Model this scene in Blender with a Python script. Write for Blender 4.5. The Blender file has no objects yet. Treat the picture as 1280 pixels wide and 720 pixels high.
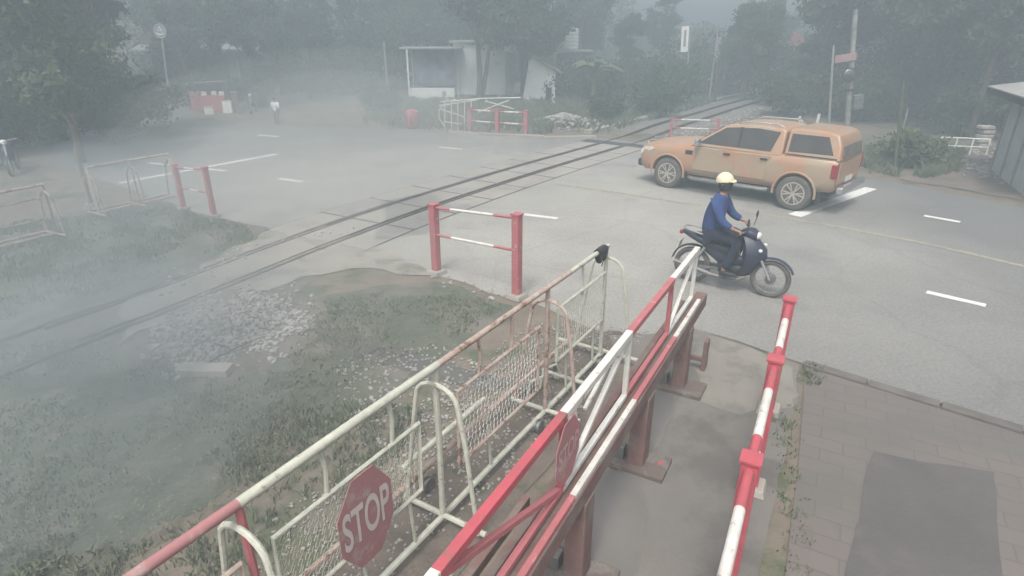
import bpy, bmesh, math, random
from mathutils import Vector, Matrix, noise
R = math.radians
PI = math.pi
sc = bpy.context.scene
col = sc.collection
random.seed(7)

# ---------------------------------------------------------------- camera
cam_d = bpy.data.cameras.new('camera'); cam = bpy.data.objects.new('camera', cam_d); col.objects.link(cam)
FPX, HY, CH = 750.0, 45.0, 3.7
PITCH = math.atan((360 - HY) / FPX)
cam.location = (0, 0, CH); cam.rotation_euler = (PI / 2 - PITCH, 0, 0)
cam_d.sensor_width = 36; cam_d.lens = 36 * FPX / 1280; cam_d.clip_end = 2000; cam_d.clip_start = .05
sc.camera = cam
# ---------------------------------------------------------------- world, sun, exposure
SUN_EL, SUN_AZ = 58, 200            # soft overcast light, from behind the camera
w = bpy.data.worlds.new('World'); sc.world = w; w.use_nodes = True
nt = w.node_tree; nt.nodes.clear()
sky = nt.nodes.new('ShaderNodeTexSky'); sky.sky_type = 'NISHITA'; sky.sun_disc = False
sky.sun_elevation = R(SUN_EL); sky.sun_rotation = R(SUN_AZ); sky.air_density = 1.0; sky.dust_density = 5.0; sky.ozone_density = 1.0
hs = nt.nodes.new('ShaderNodeHueSaturation'); hs.inputs['Saturation'].default_value = .14
bg = nt.nodes.new('ShaderNodeBackground'); bg.inputs[1].default_value = .15
wo = nt.nodes.new('ShaderNodeOutputWorld')
nt.links.new(sky.outputs[0], hs.inputs['Color']); nt.links.new(hs.outputs[0], bg.inputs[0]); nt.links.new(bg.outputs[0], wo.inputs[0])
sl = bpy.data.lights.new('sun', 'SUN'); sl.energy = 1.5; sl.angle = R(13); sl.color = (1, .94, .87)
so = bpy.data.objects.new('sun', sl); col.objects.link(so)
a_, e_ = R(SUN_AZ), R(SUN_EL)
sd = Vector((math.sin(a_) * math.cos(e_), math.cos(a_) * math.cos(e_), math.sin(e_)))
so.rotation_euler = sd.to_track_quat('Z', 'Y').to_euler(); so.location = sd * 40
sc.view_settings.view_transform = 'Standard'; sc.view_settings.look = 'None'; sc.view_settings.gamma = 1
sc.view_settings.exposure = 0.92
sc.cycles.max_bounces = 6; sc.cycles.volume_bounces = 2; sc.cycles.diffuse_bounces = 2; sc.cycles.transparent_max_bounces = 6
HAZE_DENSITY, HAZE_COLOR, HAZE_ANISO = .023, (.38, .45, .49, 1), .0

# ---------------------------------------------------------------- photo geometry: a pixel of the photo -> a point on the ground
cP, sP = math.cos(PITCH), math.sin(PITCH)
def G(px, py, z=0.0):
    x, y = (px - 640) / FPX, -(py - 360) / FPX
    X, Y, Z = x, cP + sP * y, -sP + cP * y
    k = (z - CH) / Z
    return Vector((X * k, Y * k, z))

# ---------------------------------------------------------------- helpers
def mat(name, c, rough=.8, c2=None, scale=3, spec=.3, metal=0, bump=0, bscale=30, c3=None, s3=.6, m3=.5, detail=6):
    m = bpy.data.materials.new(name); m.use_nodes = True
    t = m.node_tree; b = t.nodes['Principled BSDF']; L = t.links
    b.inputs['Roughness'].default_value = rough; b.inputs['Metallic'].default_value = metal
    b.inputs['Specular IOR Level'].default_value = spec
    tc = t.nodes.new('ShaderNodeTexCoord')
    def nz(s, d=6, r=.6):
        n = t.nodes.new('ShaderNodeTexNoise'); n.inputs['Scale'].default_value = s; n.inputs['Detail'].default_value = d
        n.inputs['Roughness'].default_value = r; L.new(tc.outputs['Object'], n.inputs['Vector']); return n
    if c2 is None: c2 = tuple(v * .8 for v in c)
    n = nz(scale, detail); r = t.nodes.new('ShaderNodeValToRGB')
    r.color_ramp.elements[0].position = .35; r.color_ramp.elements[1].position = .65
    r.color_ramp.elements[0].color = (*c, 1); r.color_ramp.elements[1].color = (*c2, 1)
    L.new(n.outputs[0], r.inputs[0]); out = r.outputs[0]
    if c3 is not None:
        n3 = nz(s3, 8, .65); r3 = t.nodes.new('ShaderNodeValToRGB')
        r3.color_ramp.elements[0].position = m3; r3.color_ramp.elements[1].position = min(1, m3 + .09)
        mx = t.nodes.new('ShaderNodeMix'); mx.data_type = 'RGBA'
        L.new(n3.outputs[0], r3.inputs[0]); L.new(r3.outputs[0], mx.inputs[0]); L.new(out, mx.inputs[6]); mx.inputs[7].default_value = (*c3, 1)
        out = mx.outputs[2]
    L.new(out, b.inputs['Base Color'])
    if bump:
        n2 = nz(bscale); bp = t.nodes.new('ShaderNodeBump'); bp.inputs['Strength'].default_value = bump; bp.inputs['Distance'].default_value = .02
        L.new(n2.outputs[0], bp.inputs['Height']); L.new(bp.outputs[0], b.inputs['Normal'])
    return m

M = {}
M['white'] = mat('chipped_white_paint', (.64, .62, .58), .65, (.52, .50, .46), 7, c3=(.33, .26, .20), s3=10, m3=.585, bump=.3)
M['cream'] = mat('old_cream_paint', (.50, .50, .42), .65, (.40, .40, .34), 12, c3=(.26, .21, .16), s3=11, m3=.58, bump=.4)
M['rusty'] = mat('rusty_pink_paint', (.36, .25, .21), .75, (.42, .36, .31), 8, c3=(.20, .12, .09), s3=9, m3=.52, bump=.4)
M['red'] = mat('faded_red_paint', (.46, .085, .105), .65, (.36, .085, .10), 6, c3=(.22, .12, .10), s3=9, m3=.57, bump=.25)
M['deepred'] = mat('red_oxide_beam', (.20, .115, .10), .85, (.15, .095, .085), 5, c3=(.19, .15, .13), s3=3, m3=.5, bump=.3)
M['pinkred'] = mat('sun_faded_red_paint', (.42, .135, .145), .7, (.36, .125, .13), 6, c3=(.45, .30, .27), s3=9, m3=.6, bump=.3)
M['muddy'] = mat('muddy_rust', (.15, .115, .10), .9, (.12, .10, .088), 5, c3=(.19, .165, .145), s3=5, m3=.5, bump=.3)
M['signred'] = mat('bleached_sign_red', (.38, .165, .17), .85, (.33, .16, .16), 5, c3=(.37, .27, .25), s3=6, m3=.56)
M['letter'] = mat('bleached_letters', (.60, .54, .51), .8, (.52, .46, .43), 8)
M['steel'] = mat('dull_steel', (.24, .24, .23), .55, (.16, .15, .14), 8, metal=.5)
M['railsteel'] = mat('worn_rail_steel', (.20, .17, .15), .45, (.13, .10, .08), 4, metal=.6)
M['asphalt'] = mat('dusty_asphalt', (.285, .272, .250), .88, (.24, .230, .215), .35, c3=(.19, .183, .175), s3=.22, m3=.55, bump=.25, bscale=70)
def asphalt_mat():
    m = mat('dusty_asphalt', (.34, .325, .295), .9, (.29, .278, .255), .5, c3=(.25, .24, .225), s3=.3, m3=.55, bump=.25, bscale=70)
    t = m.node_tree; L = t.links; b = t.nodes['Principled BSDF']; src = b.inputs['Base Color'].links[0].from_socket
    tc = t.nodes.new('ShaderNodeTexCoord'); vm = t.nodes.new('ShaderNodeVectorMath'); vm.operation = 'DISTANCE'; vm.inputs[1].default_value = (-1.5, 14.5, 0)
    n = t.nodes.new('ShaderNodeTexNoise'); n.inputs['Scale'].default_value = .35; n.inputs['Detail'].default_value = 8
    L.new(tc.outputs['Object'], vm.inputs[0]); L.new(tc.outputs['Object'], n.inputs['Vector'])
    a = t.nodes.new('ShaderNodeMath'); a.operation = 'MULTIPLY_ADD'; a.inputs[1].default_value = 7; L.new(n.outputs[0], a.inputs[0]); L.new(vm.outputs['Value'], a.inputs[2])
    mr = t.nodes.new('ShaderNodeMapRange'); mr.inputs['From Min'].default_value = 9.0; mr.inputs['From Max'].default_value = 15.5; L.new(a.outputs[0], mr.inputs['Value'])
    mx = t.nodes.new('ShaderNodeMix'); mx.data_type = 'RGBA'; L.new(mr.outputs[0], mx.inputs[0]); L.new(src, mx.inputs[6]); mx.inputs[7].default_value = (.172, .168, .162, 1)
    # coarse aggregate speckle, hairline cracks
    nw = t.nodes.new('ShaderNodeTexNoise'); nw.inputs['Scale'].default_value = 1.3; nw.inputs['Detail'].default_value = 6; L.new(tc.outputs['Object'], nw.inputs['Vector'])
    mv = t.nodes.new('ShaderNodeMix'); mv.data_type = 'VECTOR'; mv.inputs[0].default_value = .35; L.new(tc.outputs['Object'], mv.inputs[4]); L.new(nw.outputs['Color'], mv.inputs[5])
    vo = t.nodes.new('ShaderNodeTexVoronoi'); vo.feature = 'DISTANCE_TO_EDGE'; vo.inputs['Scale'].default_value = .45; L.new(mv.outputs[1], vo.inputs['Vector'])
    cr = t.nodes.new('ShaderNodeMapRange'); cr.inputs['From Min'].default_value = .004; cr.inputs['From Max'].default_value = .014; cr.inputs['To Min'].default_value = .93; L.new(vo.outputs['Distance'], cr.inputs['Value'])
    sp = t.nodes.new('ShaderNodeTexNoise'); sp.inputs['Scale'].default_value = 28; sp.inputs['Detail'].default_value = 4; L.new(tc.outputs['Object'], sp.inputs['Vector'])
    s2_ = t.nodes.new('ShaderNodeMapRange'); s2_.inputs['From Min'].default_value = .3; s2_.inputs['From Max'].default_value = .7; s2_.inputs['To Min'].default_value = .82; s2_.inputs['To Max'].default_value = 1.12; L.new(sp.outputs[0], s2_.inputs['Value'])
    mu = t.nodes.new('ShaderNodeMath'); mu.operation = 'MULTIPLY'; L.new(cr.outputs[0], mu.inputs[0]); L.new(s2_.outputs[0], mu.inputs[1])
    fin = t.nodes.new('ShaderNodeVectorMath'); fin.operation = 'SCALE'; L.new(mx.outputs[2], fin.inputs[0]); L.new(mu.outputs[0], fin.inputs['Scale'])
    L.new(fin.outputs[0], b.inputs['Base Color']); return m
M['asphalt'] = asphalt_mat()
M['concrete'] = mat('dusty_concrete', (.36, .33, .29), .9, (.29, .27, .24), 1.2, c3=(.22, .205, .19), s3=1.1, m3=.58, bump=.3, bscale=25)
M['path'] = mat('grey_concrete_path', (.185, .168, .150), .8, (.15, .138, .125), .9, c3=(.12, .11, .10), s3=.7, m3=.52, bump=.3, bscale=30)
M['seam'] = mat('dark_tar_seam', (.06, .058, .055), .9)
M['paint'] = mat('road_paint', (.72, .71, .68), .8, (.6, .59, .57), 5, c3=(.32, .31, .29), s3=9, m3=.6)
M['yellow'] = mat('worn_yellow_paint', (.36, .31, .22), .8, (.30, .27, .21), 4, c3=(.24, .23, .21), s3=6, m3=.48)
M['soil'] = mat('dry_soil', (.20, .165, .13), .95, (.14, .12, .095), 1.6, c3=(.085, .10, .055), s3=.7, m3=.52, bump=.8, bscale=14)
M['turf'] = mat('rough_turf', (.085, .100, .070), .95, (.115, .122, .092), 2.2, c3=(.165, .150, .128), s3=.9, m3=.50, bump=.8, bscale=16)
M['grass'] = mat('grass_blades', (.105, .135, .08), .8, (.16, .175, .11), 5, c3=(.19, .18, .12), s3=3, m3=.55)
M['stone'] = mat('ballast_stone', (.36, .34, .31), .9, (.22, .21, .20), 7, bump=.3)
M['stone2'] = mat('pale_rubble', (.44, .41, .38), .9, (.26, .24, .22), 7)
M['sleeper'] = mat('weathered_sleeper', (.17, .145, .12), .9, (.11, .095, .08), 5, bump=.4)
M['ochre'] = mat('apricot_car_paint', (.40, .215, .125), .32, (.36, .23, .15), 2, spec=.5, c3=(.34, .26, .18), s3=1.3, m3=.47)
M['glass'] = mat('tinted_glass', (.05, .046, .042), .14, (.035, .033, .032), 3, spec=.6)
M['tyre'] = mat('dusty_rubber', (.13, .118, .10), .9, (.08, .073, .065), 7)
M['black'] = mat('black_plastic', (.022, .022, .024), .5, (.03, .03, .03), 6)
M['rim'] = mat('dusty_alloy', (.50, .46, .41), .45, (.33, .30, .27), 9, metal=.3)
M['chrome'] = mat('chrome', (.62, .62, .60), .25, (.5, .5, .5), 5, metal=.85)
M['lamp'] = mat('lamp_lens', (.72, .72, .68), .2, (.6, .6, .58), 8, spec=.6)
M['taillamp'] = mat('red_lens', (.28, .02, .02), .3, (.22, .02, .02), 8, spec=.6)
M['navy'] = mat('dark_blue_fairing', (.020, .026, .050), .35, (.03, .035, .055), 3, spec=.5)
M['jacket'] = mat('blue_jacket', (.035, .065, .19), .85, (.022, .042, .13), 5, bump=1.0, bscale=9)
M['trousers'] = mat('dark_trousers', (.025, .030, .050), .9, (.018, .02, .035), 7, bump=.5, bscale=10)
M['skin'] = mat('skin', (.32, .18, .12), .6, (.30, .165, .11), 8)
M['helmet'] = mat('yellow_helmet', (.72, .65, .44), .35, (.68, .61, .40), 4, spec=.5)
M['mask'] = mat('dark_face_mask', (.03, .034, .05), .9)
M['bark'] = mat('bark', (.10, .085, .065), .95, (.06, .05, .04), 5, bump=.8, bscale=12)
M['whitebark'] = mat('limewashed_bark', (.30, .31, .28), .9, (.18, .18, .16), 4)
M['leaf'] = mat('leaf', (.024, .042, .020), .75, (.065, .095, .040), .8, c3=(.022, .034, .020), s3=.5, m3=.55)
M['leaf2'] = mat('leaf_bluish', (.022, .038, .026), .75, (.06, .082, .048), .8, c3=(.02, .03, .022), s3=.5, m3=.55)
M['leaf3'] = mat('leaf_light', (.075, .10, .04), .75, (.11, .13, .06), 1.0)
M['wall'] = mat('whitewashed_wall', (.80, .81, .77), .85, (.70, .71, .67), 1.2, c3=(.38, .38, .35), s3=1.2, m3=.6)
M['wallgrey'] = mat('grey_block_wall', (.30, .31, .31), .9, (.24, .25, .25), 1.5, c3=(.19, .19, .19), s3=1.3, m3=.58, bump=.3)
M['tarp'] = mat('blue_grey_tarp', (.15, .17, .20), .8, (.06, .07, .10), 1.5)
M['roof'] = mat('weathered_sheet_roof', (.34, .33, .31), .7, (.25, .24, .23), 2)
M['pinkroof'] = mat('faded_red_roof', (.42, .14, .11), .8, (.34, .12, .10), 2)
M['dark'] = mat('dark_opening', (.02, .022, .025), .9)
M['bluepaint'] = mat('blue_sign_paint', (.04, .09, .30), .5)
M['mirror'] = mat('convex_mirror', (.20, .21, .22), .25, (.16, .17, .18), 4, metal=.8)

def paver_mat():
    m = bpy.data.materials.new('reddish_pavers'); m.use_nodes = True; t = m.node_tree; b = t.nodes['Principled BSDF']; L = t.links
    tc = t.nodes.new('ShaderNodeTexCoord'); mp = t.nodes.new('ShaderNodeMapping'); mp.inputs['Rotation'].default_value = (0, 0, R(28))
    br = t.nodes.new('ShaderNodeTexBrick'); br.inputs['Scale'].default_value = 1
    br.inputs['Color1'].default_value = (.150, .128, .115, 1); br.inputs['Color2'].default_value = (.138, .119, .108, 1); br.inputs['Mortar'].default_value = (.118, .105, .096, 1)
    br.inputs['Mortar Size'].default_value = .008; br.inputs['Brick Width'].default_value = .40; br.inputs['Row Height'].default_value = .20; br.offset = .5
    L.new(tc.outputs['Object'], mp.inputs[0]); L.new(mp.outputs[0], br.inputs['Vector'])
    n = t.nodes.new('ShaderNodeTexNoise'); n.inputs['Scale'].default_value = 1.1; n.inputs['Detail'].default_value = 8; L.new(tc.outputs['Object'], n.inputs[0])
    r = t.nodes.new('ShaderNodeValToRGB'); r.color_ramp.elements[0].position = .48; r.color_ramp.elements[1].position = .62; L.new(n.outputs[0], r.inputs[0])
    mx = t.nodes.new('ShaderNodeMix'); mx.data_type = 'RGBA'; mul = t.nodes.new('ShaderNodeMath'); mul.operation = 'MULTIPLY'; mul.inputs[1].default_value = .75
    L.new(r.outputs[0], mul.inputs[0]); L.new(mul.outputs[0], mx.inputs[0]); L.new(br.outputs[0], mx.inputs[6]); mx.inputs[7].default_value = (.12, .112, .10, 1)
    L.new(mx.outputs[2], b.inputs['Base Color']); b.inputs['Roughness'].default_value = .85
    bp = t.nodes.new('ShaderNodeBump'); bp.inputs['Strength'].default_value = .5; bp.inputs['Distance'].default_value = .01; bp.invert = True
    L.new(br.outputs['Fac'], bp.inputs['Height']); L.new(bp.outputs[0], b.inputs['Normal'])
    return m
M['paver'] = paver_mat()
def wet_mat():
    m = mat('damp_silt', (.175, .162, .15), .38, (.15, .14, .13), 2, spec=.4); return m
M['wet'] = wet_mat()

class MB:
    """collects shapes; build() links them as one mesh object"""
    def __init__(s): s.v = []; s.f = []; s.m = []; s.mi = 0
    def add(s, vs, fs):
        o = len(s.v); s.v += [tuple(v) for v in vs]
        for f in fs: s.f.append(tuple(i + o for i in f)); s.m.append(s.mi)
        return s
    def box(s, c, d, rz=0, rot=None, taper=1.0):
        x, y, z = d[0] / 2, d[1] / 2, d[2] / 2
        vs = [Vector((sx * x * (taper if sz > 0 else 1), sy * y * (taper if sz > 0 else 1), sz * z)) for sz in (-1, 1) for sx, sy in ((-1, -1), (1, -1), (1, 1), (-1, 1))]
        mt = rot if rot is not None else Matrix.Rotation(rz, 3, 'Z')
        vs = [mt @ v + Vector(c) for v in vs]
        return s.add(vs, [(3, 2, 1, 0), (4, 5, 6, 7), (0, 1, 5, 4), (1, 2, 6, 5), (2, 3, 7, 6), (3, 0, 4, 7)])
    def bar(s, a, b, wd, th, up=(0, 0, 1)):
        a, b = Vector(a), Vector(b); d = b - a; x = d.normalized(); y = Vector(up).cross(x)
        if y.length < 1e-4: y = Vector((0, 1, 0))
        y.normalize(); z = x.cross(y)
        rot = Matrix((x, y, z)).transposed()
        return s.box((a + b) / 2, (d.length, wd, th), rot=rot)
    def tube(s, pts, r, n=8, cap=True, closed=False):
        pts = [Vector(p) for p in pts]; rs = r if isinstance(r, (list, tuple)) else [r] * len(pts)
        N = len(pts); vs = []; prev = None
        for i, p in enumerate(pts):
            a = pts[(i - 1) % N] if (i > 0 or closed) else p
            b = pts[(i + 1) % N] if (i < N - 1 or closed) else p
            d = (b - a).normalized()
            u = d.orthogonal().normalized() if prev is None else (prev - d * prev.dot(d))
            if u.length < 1e-5: u = d.orthogonal()
            u.normalize(); prev = u; w_ = d.cross(u)
            for k in range(n):
                q = 2 * PI * k / n; vs.append(p + (u * math.cos(q) + w_ * math.sin(q)) * rs[i])
        fs = []
        for i in range(N if closed else N - 1):
            j = (i + 1) % N
            for k in range(n): fs.append((i * n + k, i * n + (k + 1) % n, j * n + (k + 1) % n, j * n + k))
        if cap and not closed: fs.append(tuple(range(n - 1, -1, -1))); fs.append(tuple((N - 1) * n + k for k in range(n)))
        return s.add(vs, fs)
    def lathe(s, prof, c=(0, 0, 0), n=20, axis='Z', rot=None):
        vs = []
        for (r, h) in prof:
            for k in range(n):
                q = 2 * PI * k / n; x, y = r * math.cos(q), r * math.sin(q)
                v = Vector((x, y, h)) if axis == 'Z' else (Vector((x, h, y)) if axis == 'Y' else Vector((h, x, y)))
                if rot is not None: v = rot @ v
                vs.append(v + Vector(c))
        fs = []
        for i in range(len(prof) - 1):
            for k in range(n): fs.append((i * n + k, i * n + (k + 1) % n, (i + 1) * n + (k + 1) % n, (i + 1) * n + k))
        fs.append(tuple(range(n - 1, -1, -1))); fs.append(tuple((len(prof) - 1) * n + k for k in range(n)))
        return s.add(vs, fs)
    def prism(s, poly, h, fn):
        """poly: 2D points, extruded from 0 to h; fn(a,b,t)->3D"""
        n = len(poly); vs = [fn(a, b, 0) for a, b in poly] + [fn(a, b, h) for a, b in poly]
        return s.add(vs, [tuple(range(n - 1, -1, -1)), tuple(range(n, 2 * n))] + [(i, (i + 1) % n, n + (i + 1) % n, n + i) for i in range(n)])
    def loft(s, rings, cap=True):
        n = len(rings[0]); vs = [v for r in rings for v in r]; fs = []
        for i in range(len(rings) - 1):
            for k in range(n): fs.append((i * n + k, i * n + (k + 1) % n, (i + 1) * n + (k + 1) % n, (i + 1) * n + k))
        if cap: fs.append(tuple(range(n - 1, -1, -1))); fs.append(tuple((len(rings) - 1) * n + k for k in range(n)))
        return s.add(vs, fs)
    def build(s, name, mats, parent=None, smooth=False, bevel=0, seg=2, norm=True, label=None, loc=None):
        me = bpy.data.meshes.new(name); me.from_pydata(s.v, [], s.f)
        if not isinstance(mats, (list, tuple)): mats = [mats]
        for m in mats: me.materials.append(m)
        me.polygons.foreach_set('material_index', s.m)
        if norm:
            bm = bmesh.new(); bm.from_mesh(me); bmesh.ops.recalc_face_normals(bm, faces=bm.faces); bm.to_mesh(me); bm.free()
        if smooth: me.shade_smooth(); me.set_sharp_from_angle(angle=R(38))
        o = bpy.data.objects.new(name, me); col.objects.link(o)
        if parent is not None: o.parent = parent
        if loc is not None: o.location = loc
        if bevel:
            b = o.modifiers.new('bevel', 'BEVEL'); b.width = bevel; b.segments = seg; b.limit_method = 'ANGLE'; b.angle_limit = R(35)
        if label: o['label'] = label
        return o

def tag(o, label=None, cat=None, group=None, kind=None):
    if label: o['label'] = label
    if cat: o['category'] = cat
    if group: o['group'] = group
    if kind: o['kind'] = kind
    return o
def thing(name, label, cat, loc=(0, 0, 0), rz=0, group=None):
    o = bpy.data.objects.new(name, None); col.objects.link(o); o.location = loc; o.rotation_euler = (0, 0, rz); o.empty_display_size = .2
    return tag(o, label, cat, group)
def kids(o): return [c for c in bpy.data.objects if c.parent == o]
def copy_tree(o, parent=None):
    c = o.copy(); col.objects.link(c); c.parent = parent
    for ch in kids(o): copy_tree(ch, c)
    return c
def bake(o):
    """apply modifiers without operators"""
    bpy.context.view_layer.update()
    dg = bpy.context.evaluated_depsgraph_get(); me = bpy.data.meshes.new_from_object(o.evaluated_get(dg)); old = o.data
    o.modifiers.clear(); o.data = me; me.name = o.name; bpy.data.meshes.remove(old); return o

def inpoly(x, y, P):
    c = False; n = len(P); j = n - 1
    for i in range(n):
        if (P[i][1] > y) != (P[j][1] > y) and x < (P[j][0] - P[i][0]) * (y - P[i][1]) / (P[j][1] - P[i][1]) + P[i][0]: c = not c
        j = i
    return c
def sheet(name, pts, z, m, jit=0.0, step=.25, kind='structure'):
    """flat ground sheet with a ragged edge"""
    P = [Vector((p[0], p[1])) for p in pts]; out = []
    for i in range(len(P)):
        a, b = P[i], P[(i + 1) % len(P)]; L_ = (b - a).length; k = max(1, int(L_ / step)) if jit else 1; k = min(k, 120)
        nrm = Vector((-(b - a).y, (b - a).x)).normalized()
        for q in range(k):
            p = a.lerp(b, q / k)
            if jit and q: p = p + nrm * noise.noise(Vector((p.x * 1.7, p.y * 1.7, z * 50))) * jit * 2
            out.append(p)
    bm = bmesh.new(); f = bm.faces.new([bm.verts.new((p.x, p.y, z)) for p in out]); bm.normal_update()
    if f.normal.z < 0: f.normal_flip()
    bmesh.ops.triangulate(bm, faces=bm.faces); me = bpy.data.meshes.new(name); bm.to_mesh(me); bm.free(); me.materials.append(m)
    o = bpy.data.objects.new(name, me); col.objects.link(o)
    if kind: o['kind'] = kind
    return o
def gp(*px): return [G(a, b) for a, b in px]

# ================================================================ GROUND
sheet('ground', [(-90, -20), (90, -20), (90, 98), (-90, 98)], -.004, M['soil'])
near_edge = gp((70, 205), (205, 252), (245, 266), (330, 284), (470, 322), (545, 345), (650, 376), (770, 418), (870, 412), (1005, 455)) + [Vector((5.19, 5.04, 0)), Vector((9.5, .8, 0)), Vector((16, -7, 0))]
far_edge = gp((165, 150), (230, 150), (440, 160), (560, 166), (660, 172), (745, 172), (830, 181), (1075, 222), (1120, 228)) + [Vector((11.95, 13.6, 0)), Vector((18, 7.5, 0)), Vector((30, -5, 0))]
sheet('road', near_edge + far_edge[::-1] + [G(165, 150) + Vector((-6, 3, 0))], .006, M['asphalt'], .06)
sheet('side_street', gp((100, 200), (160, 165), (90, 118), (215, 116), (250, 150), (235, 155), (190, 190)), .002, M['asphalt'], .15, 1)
# verge on the left, ground beneath the gates, path and pavement
sheet('verge', gp((-120, 300), (60, 268), (205, 254), (310, 283), (335, 300), (200, 348), (120, 378), (-200, 470)), .003, M['turf'], .12)
sheet('turf_field', gp((360, 372), (545, 352), (640, 382), (640, 400), (440, 520), (250, 640), (60, 760), (-700, 760), (-700, 480), (60, 440), (230, 455), (300, 440)), .003, M['turf'], .12)
path_poly = gp((760, 420), (870, 414), (1000, 457)) + [Vector((2.95, 5.3, 0)), Vector((2.3, 4.1, 0)), Vector((1.0, 1.8, 0)), Vector((-.3, -.6, 0)), Vector((-2.2, .2, 0)), Vector((.55, 3.6, 0)), Vector((1.55, 5.4, 0))]
sheet('path', path_poly, .010, M['path'], .03)
pav = [G(1005, 457), G(1280, 542), Vector((9.4, .6, 0)), Vector((5, -3, 0)), Vector((-.2, -.6, 0)), Vector((1.2, 1.75, 0)), Vector((2.45, 4.1, 0)), Vector((3.1, 5.4, 0))]
sheet('pavement', pav, .014, M['paver'], .012)
edge = MB()
kp = [G(1005, 456), G(1280, 541), Vector((9.4, .7, 0))]
for a, b in zip(kp[:-1], kp[1:]):
    k = max(1, int((b - a).length / .6))
    for i in range(k):
        p, q = a.lerp(b, i / k), a.lerp(b, (i + .97) / k); edge.bar(p + Vector((0, 0, .0)), q + Vector((0, 0, .0)), .14, .09 + random.uniform(-.01, .01))
tag(edge.build('kerb', mat('kerb_stone', (.15, .135, .125), .85, (.11, .10, .09), 3), bevel=.008), kind='structure')
# darker sunken slab in the pavement
sheet('pavement_patch', gp((1092, 566), (1242, 592), (1252, 720), (1246, 800), (1040, 800), (1068, 662)), .018, mat('dark_asphalt_patch', (.112, .103, .098), .85, (.095, .089, .086), 1.5, c3=(.12, .108, .10), s3=1.2, m3=.58, bump=.4, bscale=40), .02, .08)
sheet('threshold', gp((866, 414), (1002, 457), (990, 500), (925, 520), (866, 500)), .0125, mat('worn_threshold', (.24, .22, .19), .9, (.20, .183, .16), 1.5, c3=(.17, .157, .14), s3=1.5, m3=.5, bump=.3), .12, .1)
sheet('puddle', gp((712, 640), (735, 600), (765, 590), (800, 600), (812, 640), (800, 700), (770, 760), (690, 760), (695, 690)), .0135, M['wet'], .03, .12)
sheet('puddle', gp((815, 478), (850, 474), (842, 520), (824, 560), (806, 566), (812, 520)), .0135, M['wet'], .03, .12)
sheet('earth_bank', gp((1170, 196), (1215, 188), (1330, 230), (1400, 262), (1280, 252), (1120, 224)), .012, mat('brown_earth', (.20, .16, .135), .95, (.15, .125, .105), 1, bump=.6, bscale=8), .15)
sheet('gutter', gp((395, 410), (450, 420), (560, 452), (640, 478), (610, 490), (520, 470), (420, 440)), .007, mat('damp_gutter', (.12, .115, .10), .8, (.09, .088, .08), 3), .04)
sheet('wheel_track', [(-3.2, .3), (-2.6, -.1), (1.0, 5.4), (1.9, 7.1), (1.3, 7.3), (.2, 6.1)], .0085, mat('trodden_soil', (.175, .145, .120), .95, (.12, .10, .085), 2.4, c3=(.085, .09, .06), s3=2.2, m3=.56, bump=.9, bscale=22), .06)
sheet('apron', gp((152, 384), (252, 330), (330, 290), (400, 280), (500, 320), (540, 345), (440, 336), (376, 346), (300, 375), (215, 404), (150, 430)), .0095, mat('dusty_apron', (.31, .285, .245), .9, (.25, .23, .20), 1.2, c3=(.18, .17, .14), s3=1.0, m3=.52, bump=.4, bscale=20), .12)

# ---- road markings (each painted line its own sheet)
def stripe(p, q, wd, m='paint', z=.011):
    a, b = Vector((p[0], p[1], 0)), Vector((q[0], q[1], 0)); n = (b - a).normalized(); n = Vector((-n.y, n.x, 0)) * wd / 2
    return sheet('road_marking', [a - n, b - n, b + n, a + n], z, M[m], .006, .1)
for a, b in (((640, 266.5), (697, 273.5)), ((1158, 365.5), (1232, 382.5)), ((1155, 270), (1200, 278)), ((348, 223.5), (378, 227.5)), ((548, 184), (577, 187)), ((186, 204), (216, 207)), ((246, 210), (283, 214)), ((322, 169), (348, 171))):
    stripe(G(*a), G(*b), .15 if a[1] > 180 else .2)
stripe(G(993, 270), G(1089, 235.5), .30); stripe(G(150, 229), G(345, 193), .22)
ye = gp((690, 230), (770, 241), (850, 253.5), (930, 264), (1000, 275.5), (1080, 290), (1150, 303.5), (1215, 318), (1290, 336))
for a, b in zip(ye[:-1], ye[1:]): stripe(a, b, .13, 'yellow')
stripe(G(150, 127), G(208, 121), .3)

# ---- railway
cl = [Vector(p) for p in ((-10.5, -1.2, 0), (-7.0, 5.3, 0), (-5.3, 8.5, 0), (-3.95, 11.15, 0), (-2.35, 13.9, 0), (.75, 18.45, 0), (4.05, 22.95, 0), (8.9, 29.8, 0), (13.9, 37.0, 0), (21, 46, 0), (32, 58, 0), (46, 71, 0))]
def smooth_line(P, k=6):
    out = []
    for i in range(len(P) - 1):
        p0, p1, p2, p3 = P[max(i - 1, 0)], P[i], P[i + 1], P[min(i + 2, len(P) - 1)]
        for q in range(k):
            t = q / k; out.append(.5 * ((2 * p1) + (-p0 + p2) * t + (2 * p0 - 5 * p1 + 4 * p2 - p3) * t * t + (-p0 + 3 * p1 - 3 * p2 + p3) * t ** 3))
    out.append(P[-1]); return out
cl = smooth_line(cl)
def off(P, d, z=0):
    out = []
    for i, p in enumerate(P):
        t = (P[min(i + 1, len(P) - 1)] - P[max(i - 1, 0)]).normalized(); out.append(Vector((p.x - t.y * d, p.y + t.x * d, z)))
    return out
def zprof(p):                      # flush in the road, raised on ballast beyond it
    d = p.y
    if d < 8.0: return .05
    if d < 23.5: return .022
    return .022 + min(.16, (d - 23.5) * .05)
track = thing('railway_track', 'metre gauge railway track sunk in the level crossing and running off into the haze', 'railway track', (0, 0, 0))
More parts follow.
